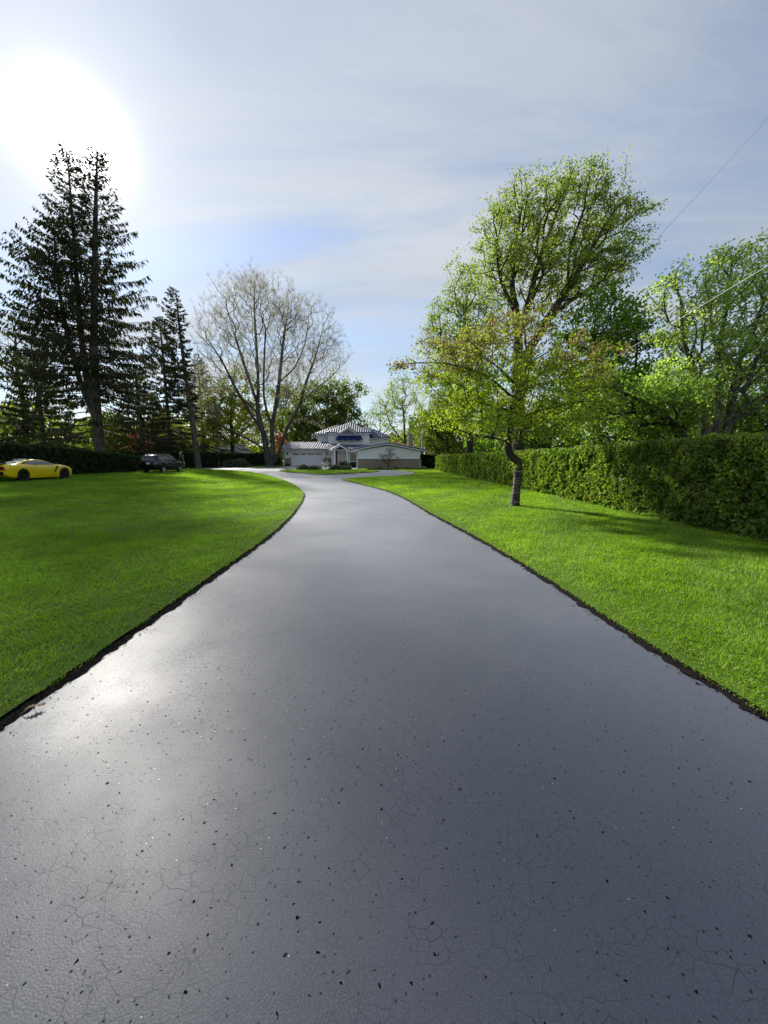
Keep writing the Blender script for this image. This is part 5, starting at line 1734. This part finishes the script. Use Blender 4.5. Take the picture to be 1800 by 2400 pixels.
def spl(xs, ks, vs_):
    """smooth interpolation of station values"""
    ks = np.array(ks, float)
    vs_ = np.array(vs_, float)
    m_ = np.gradient(vs_, ks)
    i = np.clip(np.searchsorted(ks, xs) - 1, 0, len(ks) - 2)
    h_ = ks[i + 1] - ks[i]
    t_ = (xs - ks[i]) / h_
    lin = vs_[i] + (vs_[i + 1] - vs_[i]) * t_
    cub = (2 * t_ ** 3 - 3 * t_ ** 2 + 1) * vs_[i] + (t_ ** 3 - 2 * t_ ** 2 + t_) * h_ * m_[i] + (-2 * t_ ** 3 + 3 * t_ ** 2) * vs_[i + 1] + (t_ ** 3 - t_ ** 2) * h_ * m_[i + 1]
    return 0.75 * cub + 0.25 * lin


def loft_body(st, axles, arch_r, wells=True, n_st=64):
    """st: dict of station arrays; returns a closed body mesh with wheel arches cut"""
    ks = st['x']
    xs = np.linspace(ks[0], ks[-1], n_st)
    g_ = {k: spl(xs, ks, v) for k, v in st.items() if k != 'x'}
    rings = []
    for i, x_ in enumerate(xs):
        w_, zb_, zs, zt, wr = (g_[k][i] for k in ('w', 'zb', 'zs', 'zt', 'wr'))
        zt = max(zt, zs + 0.015)
        cp = np.array([(0.0, zb_), (w_ * .80, zb_), (w_ * .955, zb_ + .05), (w_ * .99, zb_ + .38 * (zs - zb_)), (w_, zb_ + .66 * (zs - zb_)), (w_ * .975, zs - .045), (w_ * .92, zs),
                       (w_ * .92 * .62 + wr * .38 + .012, zs + .42 * (zt - zs)), (wr + 0.02, zs + .86 * (zt - zs)), (wr * .86, zt - .012 - .02 * (zt - zs)), (wr * .5, zt - 0.004), (0.0, zt)])
        c_ = catmull(cp, 3)
        rings.append(np.column_stack([np.full(len(c_), x_), c_]))
    k = len(rings[0])
    V, F = [], []
    full = 2 * k - 2
    for r_ in rings:
        for p in r_:
            V.append(tuple(p))
        for p in r_[-2:0:-1]:
            V.append((p[0], -p[1], p[2]))
    for i in range(len(rings) - 1):
        for j in range(full):
            a = i * full + j
            b_ = i * full + (j + 1) % full
            F.append((a, b_, b_ + full, a + full))
    F.append(list(range(full))[::-1])
    F.append([(len(rings) - 1) * full + j for j in range(full)])
    bm = bmesh.new()
    vv = [bm.verts.new(p) for p in V]
    for f in F:
        bm.faces.new([vv[i] for i in f])
    bmesh.ops.recalc_face_normals(bm, faces=bm.faces)
    me = bpy.data.meshes.new('body')
    bm.to_mesh(me)
    bvh = BVHTree.FromBMesh(bm)
    bm.free()
    # arches
    cut = bmesh.new()
    for ax_, ry in axles:
        for sgn in (1, -1):
            ret = bmesh.ops.create_cone(cut, cap_ends=True, segments=28, radius1=arch_r, radius2=arch_r, depth=0.5, matrix=Matrix.Translation((ax_, sgn * ry, arch_r - 0.035)) @ Matrix.Rotation(PI / 2, 4, 'X'))
    cme = bpy.data.meshes.new('cut')
    cut.to_mesh(cme)
    cut.free()
    bo = bpy.data.objects.new('body_tmp', me)
    co = bpy.data.objects.new('cut_tmp', cme)
    COL.objects.link(bo)
    COL.objects.link(co)
    md = bo.modifiers.new('cut', 'BOOLEAN')
    md.operation = 'DIFFERENCE'
    md.solver = 'EXACT'
    md.object = co
    dg = bpy.context.evaluated_depsgraph_get()
    out = bpy.data.meshes.new_from_object(bo.evaluated_get(dg))
    bpy.data.objects.remove(bo)
    bpy.data.objects.remove(co)
    return out, bvh


def project(bvh, top, bot, axis, off, nu=16, nv=8):
    """patch between two polylines given in the view plane, laid on the body"""
    def res(pl_, n_):
        pl_ = np.array(pl_, float)
        s_ = np.concatenate([[0], np.cumsum(np.linalg.norm(np.diff(pl_, axis=0), axis=1))])
        t_ = np.linspace(0, s_[-1], n_)
        return np.stack([np.interp(t_, s_, pl_[:, i]) for i in range(2)], -1)
    a, b_ = res(top, nu), res(bot, nu)
    V, F = [], []
    for j in range(nv):
        f = j / (nv - 1)
        for i in range(nu):
            p = a[i] * (1 - f) + b_[i] * f
            if axis == 'R':      # right side of the car, y negative
                o_, d_ = Vector((p[0], -3, p[1])), Vector((0, 1, 0))
            elif axis == 'L':
                o_, d_ = Vector((p[0], 3, p[1])), Vector((0, -1, 0))
            elif axis == 'B':    # from behind: p = (y, z)
                o_, d_ = Vector((-5, p[0], p[1])), Vector((1, 0, 0))
            elif axis == 'N':    # from the nose
                o_, d_ = Vector((5, p[0], p[1])), Vector((-1, 0, 0))
            else:                # from above: p = (x, y)
                o_, d_ = Vector((p[0], p[1], 4)), Vector((0, 0, -1))
            hit, nr, _, _ = bvh.ray_cast(o_, d_)
            if hit is None:
                hit = o_ + d_ * 3
                nr = -d_
            q = hit + (nr if nr.dot(d_) < 0 else -nr) * off
            V.append(tuple(q))
    for j in range(nv - 1):
        for i in range(nu - 1):
            F.append((j * nu + i, j * nu + i + 1, (j + 1) * nu + i + 1, (j + 1) * nu + i))
    return np.array(V), F


def ring_y(prof, n=32):
    """lathe about the y axis: prof (r, y)"""
    V, F = [], []
    for r_, y_ in prof:
        for i in range(n):
            a = 2 * PI * i / n
            V.append((r_ * math.cos(a), y_, r_ * math.sin(a)))
    k = len(prof)
    for j in range(k - 1):
        for i in range(n):
            F.append((j * n + i, j * n + (i + 1) % n, (j + 1) * n + (i + 1) % n, (j + 1) * n + i))
    return V, F


def make_wheel(parent, x_, y_, rad, wid, rim_mat, spokes, side):
    wl = bpy.data.objects.new('wheel', None)
    COL.objects.link(wl)
    wl.parent = parent
    wl.location = (x_, y_, rad - 0.012)
    s_ = side
    V, F = ring_y([(rad * .70, -s_ * wid / 2), (rad * .93, -s_ * wid / 2), (rad, -s_ * wid * .36), (rad, s_ * wid * .36), (rad * .95, s_ * wid * .5), (rad * .80, s_ * wid * .53), (rad * .745, s_ * wid * .47), (rad * .74, s_ * wid * .2), (rad * .70, -s_ * wid / 2)])
    mk('tyre', np.array(V), F, 'tyre_mat', wl, smooth=True)
    V, F = ring_y([(rad * .745, s_ * wid * .46), (rad * .70, s_ * wid * .44), (rad * .67, s_ * wid * .30), (rad * .67, -s_ * wid * .3)])
    mbb = MB().add(V, F)
    for q in range(spokes):
        a = 2 * PI * q / spokes + 0.3
        for da in (-0.13, 0.13):
            c0 = (rad * .16 * math.cos(a), rad * .16 * math.sin(a))
            c1 = (rad * .69 * math.cos(a + da), rad * .69 * math.sin(a + da))
            px, pz = -math.sin(a), math.cos(a)
            h0, h1 = rad * .075, rad * .055
            ya_, yb_ = s_ * wid * .44, s_ * wid * .28
            VV = []
            for yq in (ya_, yb_):
                VV += [(c0[0] + px * h0, yq, c0[1] + pz * h0), (c0[0] - px * h0, yq, c0[1] - pz * h0), (c1[0] - px * h1, yq, c1[1] - pz * h1), (c1[0] + px * h1, yq, c1[1] + pz * h1)]
            mbb.add(VV, [(0, 1, 2, 3), (7, 6, 5, 4), (0, 4, 5, 1), (1, 5, 6, 2), (2, 6, 7, 3), (3, 7, 4, 0)])
    V, F = ring_y([(0.0, s_ * wid * .46), (rad * .2, s_ * wid * .45), (rad * .22, s_ * wid * .25)], 16)
    mbb.add(V, F)
    mbb.build('rim', rim_mat, wl)
    V, F = ring_y([(0.0, s_ * wid * .05), (rad * .66, s_ * wid * .05), (rad * .66, s_ * wid * .0)], 24)
    mk('brake_disc', np.array(V), F, 'black_plastic', wl)
    return wl


def add_part(name, V, F, mat, parent, smooth=True):
    return mk(name, V, F, mat, parent, smooth)


# yellow sports car; local +x is forward, +y left
hd = Vector((0.035, 1.0)).normalized()
rt = Vector((hd.y, -hd.x))
rw_ = Vector((-20.47, 21.8))                   # where the right rear tyre stands
orig = rw_ + hd * 1.32 - rt * 0.80
zc = gz(orig.y) + float(rise(orig.x, orig.y)) + 0.03
yc = empty('sports_car', (orig.x, orig.y, zc), 'yellow low sports coupe parked on the grass before the hedge', 'car', rz=math.atan2(hd.y, hd.x))
yc.rotation_euler = (R(1.2), 0, math.atan2(hd.y, hd.x))
st = dict(
    x=[-2.25, -2.17, -1.95, -1.6, -1.32, -0.85, -0.35, 0.05, 0.4, 0.75, 1.0, 1.39, 1.75, 2.05, 2.22],
    w=[0.80, 0.88, 0.93, 0.945, 0.945, 0.93, 0.90, 0.89, 0.89, 0.90, 0.915, 0.935, 0.91, 0.82, 0.60],
    zb=[0.42, 0.33, 0.24, 0.20, 0.18, 0.15, 0.14, 0.14, 0.14, 0.14, 0.14, 0.15, 0.16, 0.19, 0.26],
    zs=[0.86, 0.90, 0.92, 0.925, 0.92, 0.89, 0.86, 0.845, 0.84, 0.845, 0.855, 0.865, 0.79, 0.66, 0.48],
    zt=[0.90, 0.97, 0.985, 1.035, 1.09, 1.175, 1.23, 1.235, 1.19, 1.06, 0.945, 0.885, 0.82, 0.70, 0.50],
    wr=[0.70, 0.70, 0.64, 0.58, 0.55, 0.53, 0.51, 0.50, 0.50, 0.54, 0.60, 0.62, 0.60, 0.55, 0.40])
me, bvh = loft_body(st, [(-1.32, 0.95), (1.39, 0.95)], 0.385)
me.name = 'body'
me.materials.append(MATS['yellow_paint'])
me.polygons.foreach_set('use_smooth', np.ones(len(me.polygons), bool))
try:
    me.set_sharp_from_angle(angle=R(38))
except Exception:
    pass
bo = bpy.data.objects.new('body', me)
COL.objects.link(bo)
bo.parent = yc
for sd_ in 'RL':
    V, F = project(bvh, [(-1.28, 0.99), (-0.9, 1.09), (-0.4, 1.155), (0.05, 1.165), (0.38, 1.115), (0.74, 0.945)], [(-1.28, 0.975), (-0.9, 0.945), (-0.4, 0.915), (0.05, 0.905), (0.4, 0.90), (0.80, 0.895)], sd_, 0.006, 24, 8)
    add_part('side_window', V, F, 'car_glass', yc)
    V, F = project(bvh, [(0.66, 0.80), (1.0, 0.83), (1.04, 0.79)], [(0.62, 0.44), (0.68, 0.44), (0.74, 0.46)], sd_, 0.006, 10, 8)
    V2, F2 = project(bvh, [(0.86, 0.82), (1.03, 0.825)], [(0.62, 0.43), (0.70, 0.43)], sd_, 0.007, 8, 10)
    add_part('side_vent', V2, F2, 'black_plastic', yc)
    V2, F2 = project(bvh, [(-0.72, 0.375), (0.2, 0.40), (0.9, 0.41)], [(-0.72, 0.365), (0.2, 0.33), (0.95, 0.34)], sd_, 0.035, 14, 5)
    add_part('side_blade', V2, F2, 'yellow_paint', yc)
    V2, F2 = project(bvh, [(-0.58, 0.90), (-0.49, 0.895)], [(-0.53, 0.84), (-0.47, 0.84)], sd_, 0.008, 4, 4)
    add_part('door_handle', V2, F2, 'black_plastic', yc)
    sg = -1 if sd_ == 'R' else 1
    V2, F2 = project(bvh, [(sg * 0.40, 0.83), (sg * 0.80, 0.83)], [(sg * 0.46, 0.66), (sg * 0.86, 0.62)], 'B', 0.012, 8, 6)
    add_part('taillight', V2, F2, 'tail_red', yc)
    ms = mk('wing_mirror', *ring_y([(0.0, -0.02)], 3)[0:0] if False else (np.array([(0.62, sg * 0.93, 0.93), (0.80, sg * 0.93, 0.93), (0.80, sg * 1.08, 0.95), (0.62, sg * 1.10, 0.95), (0.62, sg * 0.93, 1.05), (0.76, sg * 0.93, 1.04), (0.76, sg * 1.06, 1.03), (0.62, sg * 1.08, 1.05)]), [(0, 3, 2, 1), (4, 5, 6, 7), (0, 1, 5, 4), (1, 2, 6, 5), (2, 3, 7, 6), (3, 0, 4, 7)]), 'black_plastic', yc)
V, F = project(bvh, [(-1.95, -0.42), (-1.95, 0.42)], [(-0.75, -0.43), (-0.75, 0.43)], 'T', 0.006, 12, 14)
add_part('rear_glass', V, F, 'car_glass', yc)
V, F = project(bvh, [(0.42, -0.45), (0.42, 0.45)], [(0.98, -0.56), (0.98, 0.56)], 'T', 0.006, 12, 10)
add_part('windscreen', V, F, 'car_glass', yc)
V, F = project(bvh, [(-0.72, -0.40), (-0.72, 0.40)], [(0.38, -0.40), (0.38, 0.40)], 'T', 0.005, 12, 10)
add_part('roof_panel', V, F, 'black_plastic', yc)
V, F = project(bvh, [(-0.74, 0.575), (0.74, 0.575)], [(-0.70, 0.36), (0.70, 0.36)], 'B', 0.012, 16, 8)
add_part('rear_diffuser', V, F, 'black_plastic', yc)
V, F = project(bvh, [(-0.26, 0.80), (0.26, 0.80)], [(-0.26, 0.66), (0.26, 0.66)], 'B', 0.008, 6, 4)
add_part('plate_recess', V, F, 'black_plastic', yc)
MB().prism([(-2.28, 0.965), (-2.05, 0.985), (-2.05, 1.005), (-2.30, 0.99)], -0.72, 0.72).build('rear_spoiler', 'black_plastic', yc)
for sg in (-1, 1):
    MB().prism([(-1.62, 1.045), (-1.35, 1.0), (-1.35, 1.045), (-1.58, 1.075)], sg * 0.60 - 0.03, sg * 0.60 + 0.03).build('deck_intake', 'black_plastic', yc)
    V, F = project(bvh, [(sg * 0.45, 0.62), (sg * 0.78, 0.66)], [(sg * 0.5, 0.55), (sg * 0.8, 0.58)], 'N', 0.008, 6, 4)
    add_part('headlight', V, F, 'lamp_glass', yc)
for k_ in (-0.24, -0.08, 0.08, 0.24):
    MB().lathe([(0.045, 0), (0.045, 0.08)], 10, (0, 0, 0)).build('exhaust_tip', 'chrome_mat', yc).matrix_local = Matrix.Translation((-2.22, k_, 0.34)) @ Matrix.Rotation(-PI / 2, 4, 'Y')
for ax_ in (-1.32, 1.39):
    for sg in (-1, 1):
        make_wheel(yc, ax_, sg * 0.81, 0.345 if ax_ < 0 else 0.335, 0.26, 'dark_rim_mat', 5, sg)

# black compact wagon
hd = Vector((0.035, 1.0)).normalized()
rt = Vector((hd.y, -hd.x))
rw_ = Vector((-20.15, 35.2))
orig = rw_ + hd * 1.35 - rt * 0.76
zc = gz(orig.y) + float(rise(orig.x, orig.y)) + 0.025
bc = empty('wagon_car', (orig.x, orig.y, zc), 'black upright wagon with silver wheels parked on the grass before the hedge', 'car', rz=math.atan2(hd.y, hd.x))
bc.rotation_euler = (R(1.2), 0, math.atan2(hd.y, hd.x))
st = dict(
    x=[-2.22, -2.17, -2.08, -1.9, -1.55, -1.35, -0.8, 0.0, 0.45, 0.8, 1.05, 1.28, 1.6, 1.95, 2.15, 2.23],
    w=[0.70, 0.78, 0.83, 0.86, 0.875, 0.88, 0.87, 0.865, 0.865, 0.865, 0.87, 0.88, 0.87, 0.82, 0.72, 0.58],
    zb=[0.40, 0.34, 0.30, 0.27, 0.25, 0.24, 0.22, 0.21, 0.21, 0.21, 0.22, 0.23, 0.24, 0.26, 0.32, 0.40],
    zs=[0.92, 0.98, 1.02, 1.03, 1.03, 1.02, 1.00, 0.99, 0.985, 0.98, 0.98, 0.985, 0.96, 0.90, 0.78, 0.66],
    zt=[1.02, 1.22, 1.46, 1.58, 1.62, 1.63, 1.65, 1.64, 1.60, 1.44, 1.24, 1.13, 1.09, 1.02, 0.90, 0.70],
    wr=[0.60, 0.62, 0.63, 0.63, 0.63, 0.63, 0.63, 0.62, 0.61, 0.61, 0.63, 0.62, 0.58, 0.54, 0.48, 0.40])
me, bvh = loft_body(st, [(-1.35, 0.92), (1.28, 0.92)], 0.37)
me.name = 'body'
me.materials.append(MATS['black_paint'])
me.polygons.foreach_set('use_smooth', np.ones(len(me.polygons), bool))
try:
    me.set_sharp_from_angle(angle=R(38))
except Exception:
    pass
bo = bpy.data.objects.new('body', me)
COL.objects.link(bo)
bo.parent = bc
for sd_ in 'RL':
    for (a0, a1, b0, b1, zt0, zt1) in ((-1.82, -1.15, -1.78, -1.12, 1.44, 1.47), (-1.08, -0.22, -1.06, -0.20, 1.48, 1.49), (-0.14, 0.50, -0.12, 0.92, 1.49, 1.42)):
        V, F = project(bvh, [(a0, zt0), (a1, zt1)], [(b0, 1.09), (b1, 1.07)], sd_, 0.006, 14, 7)
        add_part('side_window', V, F, 'car_glass', bc)
    sg = -1 if sd_ == 'R' else 1
    V, F = project(bvh, [(sg * 0.60, 1.02), (sg * 0.80, 1.02)], [(sg * 0.60, 0.80), (sg * 0.82, 0.80)], 'B', 0.012, 8, 8)
    add_part('taillight', V, F, 'tail_red', bc)
    V, F = project(bvh, [(0.12, 0.90), (0.28, 0.90)], [(0.12, 0.86), (0.28, 0.86)], sd_, 0.02, 5, 3)
    add_part('door_handle', V, F, 'chrome_mat', bc)
    V, F = project(bvh, [(-0.98, 0.90), (-0.82, 0.90)], [(-0.98, 0.86), (-0.82, 0.86)], sd_, 0.02, 5, 3)
    add_part('door_handle', V, F, 'chrome_mat', bc)
    V, F = project(bvh, [(-0.9, 0.36), (0.85, 0.36)], [(-0.9, 0.31), (0.85, 0.31)], sd_, 0.02, 10, 3)
    add_part('sill_trim', V, F, 'black_plastic', bc)
    mk('wing_mirror', np.array([(0.74, sg * 0.86, 1.06), (0.86, sg * 0.86, 1.06), (0.88, sg * 1.04, 1.06), (0.74, sg * 1.06, 1.06), (0.74, sg * 0.86, 1.18), (0.84, sg * 0.86, 1.17), (0.84, sg * 1.02, 1.18), (0.74, sg * 1.04, 1.20)]), [(0, 3, 2, 1), (4, 5, 6, 7), (0, 1, 5, 4), (1, 2, 6, 5), (2, 3, 7, 6), (3, 0, 4, 7)], 'black_paint', bc)
    for ax_ in (-1.35, 1.28):
        arc = [(ax_ + 0.435 * math.cos(a), 0.345 + 0.435 * math.sin(a)) for a in np.linspace(PI * 0.97, 0.03 * PI, 15)]
        arc2 = [(ax_ + 0.375 * math.cos(a), 0.335 + 0.375 * math.sin(a)) for a in np.linspace(PI * 0.97, 0.03 * PI, 15)]
        V, F = project(bvh, arc, arc2, sd_, 0.035, 20, 4)
        add_part('wheel_arch_lip', V, F, 'black_paint', bc)
    V, F = project(bvh, [(sg * 0.48, 0.90), (sg * 0.72, 0.88)], [(sg * 0.5, 0.72), (sg * 0.72, 0.72)], 'N', 0.008, 6, 4)
    add_part('headlight', V, F, 'lamp_glass', bc)
V, F = project(bvh, [(-0.52, 1.47), (0.52, 1.47)], [(-0.64, 1.09), (0.64, 1.09)], 'B', 0.006, 14, 10)
add_part('rear_glass', V, F, 'car_glass', bc)
V, F = project(bvh, [(0.50, -0.54), (0.50, 0.54)], [(1.06, -0.62), (1.06, 0.62)], 'T', 0.006, 12, 10)
add_part('windscreen', V, F, 'car_glass', bc)
V, F = project(bvh, [(-0.155, 0.925), (0.155, 0.925)], [(-0.155, 0.77), (0.155, 0.77)], 'B', 0.03, 4, 4)
pt = add_part('number_plate', V, F, 'plate_mat', bc, False)
for j in range(6):
    y_ = -0.11 + j * 0.044
    V, F = project(bvh, [(y_ - .013, 0.87), (y_ + .013, 0.87)], [(y_ - .013, 0.82), (y_ + .013, 0.82)], 'B', 0.034, 2, 2)
    add_part('plate_letter', V, F, 'plate_ink', pt, False)
V, F = project(bvh, [(-0.78, 0.60), (0.78, 0.60)], [(-0.76, 0.42), (0.76, 0.42)], 'B', 0.05, 14, 5)
add_part('rear_bumper', V, F, 'black_paint', bc)
for sg in (-1, 1):
    MB().tube([(-1.7, sg * 0.56, 1.60), (-1.6, sg * 0.56, 1.665), (-0.2, sg * 0.55, 1.69), (0.1, sg * 0.55, 1.65)], 0.016, 6).build('roof_rail', 'chrome_mat', bc)
for ax_ in (-1.35, 1.28):
    for sg in (-1, 1):
        make_wheel(bc, ax_, sg * 0.765, 0.325, 0.22, 'silver_rim_mat', 5, sg)

# ------------------------------------------------------------------ poles and wires
bark_mat('pole_wood', (0.16, 0.14, 0.12), (0.32, 0.29, 0.25), 6, 0.1, 0.3)
bark_mat('pole_pale', (0.34, 0.33, 0.30), (0.5, 0.48, 0.45), 6, 0.1, 0.2)
simple('wire_mat', (0.03, 0.03, 0.03), 0.6)
simple('wire_pale_mat', (0.55, 0.55, 0.53), 0.5)
for nm, lab, x0, y0, h0, r0, mt in (('utility_pole', 'weathered grey wooden utility pole behind the long hedge', 8.75, 40, 8.4, 0.15, 'pole_wood'), ('utility_pole', 'pale pole standing behind the house wing by the chimney', 5.5, 56, 5.3, 0.11, 'pole_pale')):
    zb = gz(y0)
    r = empty(nm, (x0, y0, zb), lab, 'pole')
    MB().tube([(0, 0, -0.3), (0, 0, h0 * .5), (0, 0, h0)], [r0 * 1.15, r0, r0 * .8], 12).build('pole', mt, r, smooth=True)
    if mt == 'pole_pale':
        continue
    MB().box(-0.9, 0.9, -0.06, 0.06, h0 - 0.7, h0 - 0.56).build('crossarm', mt, r)
    for q in (-0.8, -0.3, 0.3, 0.8):
        MB().lathe([(0.03, 0), (0.05, 0.05), (0.03, 0.1), (0.045, 0.14), (0.02, 0.18)], 8, (q, 0, h0 - 0.56)).build('insulator', 'dark_metal_mat', r)


def wire(label, a, b_, sag, rad, mat):
    f = np.linspace(0, 1, 40)
    P_ = np.array(a)[None] * (1 - f)[:, None] + np.array(b_)[None] * f[:, None]
    P_[:, 2] -= sag * 4 * f * (1 - f)
    V, F = tube_np(P_, np.full(40, rad), 5)
    tag(mk('power_line', V, [F], mat), label, 'cable')


wire('thin dark overhead wire crossing the sky toward the tall maple', (10.3, 4, 12.4), (19.9, 50, 14.6), 0.5, 0.006, 'wire_mat')
wire('short bit of dark overhead wire above the many stemmed tree', (10.6, 4, 8.0), (16.7, 40, 9.2), 0.3, 0.010, 'wire_mat')
wire('pale service cable slanting in front of the many stemmed tree', (6.9, 0, 5.9), (13.2, 38, 6.4), 0.25, 0.0055, 'wire_pale_mat')
wire('pale cable from the pole behind the wing to the trees', (5.5, 56, 5.45), (9.5, 58, 4.6), 0.1, 0.02, 'wire_pale_mat')

# ------------------------------------------------------------------ odds and ends
simple('oak_leaf_mat', (0.42, 0.29, 0.17), 0.7, noise=(30, 0.3))
ol = [(0, 0), (0.006, 0.02), (0.024, 0.028), (0.010, 0.036), (0.034, 0.055), (0.012, 0.058), (0.040, 0.085), (0.014, 0.084), (0.028, 0.108), (0.010, 0.108), (0, 0.128)]
V = [(x_, y_, 0.018 - 6.0 * (abs(x_) - 0.02) ** 2 * 2 + 0.01 * math.sin(y_ * 40)) for x_, y_ in ol] + [(-x_, y_, 0.03 + 0.01 * math.sin(y_ * 40)) for x_, y_ in ol[1:-1]]
nn_ = len(ol)
F = []
mids = []
for i in range(nn_ - 1):
    mids.append((0, (ol[i][1] + ol[i + 1][1]) / 2, 0.03))
Vm = [(0, y_, 0.032 + 0.012 * math.sin(y_ * 40)) for _, y_ in ol]
Vall = [(x_, y_, 0.015 + 0.012 * math.sin(y_ * 40) + 0.25 * abs(x_)) for x_, y_ in ol] + [(-x_, y_, 0.028 + 0.012 * math.sin(y_ * 40) - 0.1 * abs(x_)) for x_, y_ in ol] + Vm
for i in range(nn_ - 1):
    F.append((i, i + 1, 2 * nn_ + i + 1, 2 * nn_ + i))
    F.append((nn_ + i, 2 * nn_ + i, 2 * nn_ + i + 1, nn_ + i + 1))
lf = mk('fallen_leaf', np.array(Vall), F, 'oak_leaf_mat')
lf.location = (-2.335, 2.30, 0.010)
lf.rotation_euler = (R(8), R(-12), R(-52))
lf.scale = (0.8, 0.8, 0.8)
tag(lf, 'dry tan lobed oak leaf lying on the driveway edge', 'leaf')
MB().tube([(0, 0, 0.016), (0.002, -0.02, 0.012), (0.005, -0.035, 0.010)], [0.0014, 0.0012, 0.001], 5).build('stem', 'oak_leaf_mat', lf)

# white hoop handled cart at the house corner
cr = empty('garden_cart', (5.0, 49.6, gz(49.6)), 'small white hoop handled garden cart by the brick house corner', 'cart')
MB().tube([(-0.35, 0, 0.02), (-0.28, 0, 0.18), (0, 0, 0.28), (0.32, 0, 0.22), (0.45, 0, 0.04)], 0.035, 8).build('hoop', 'trim_mat', cr, smooth=True)
MB().tube([(-0.25, 0, 0.2), (-0.45, 0, 0.6), (-0.5, 0, 0.75)], 0.02, 6).build('handle', 'trim_mat', cr, smooth=True)
MB().box(-0.3, 0.38, -0.18, 0.18, 0.06, 0.16).build('tray', 'black_plastic', cr, bevel=0.02)

bpy.data.materials.remove(MATS.pop('tmp'))
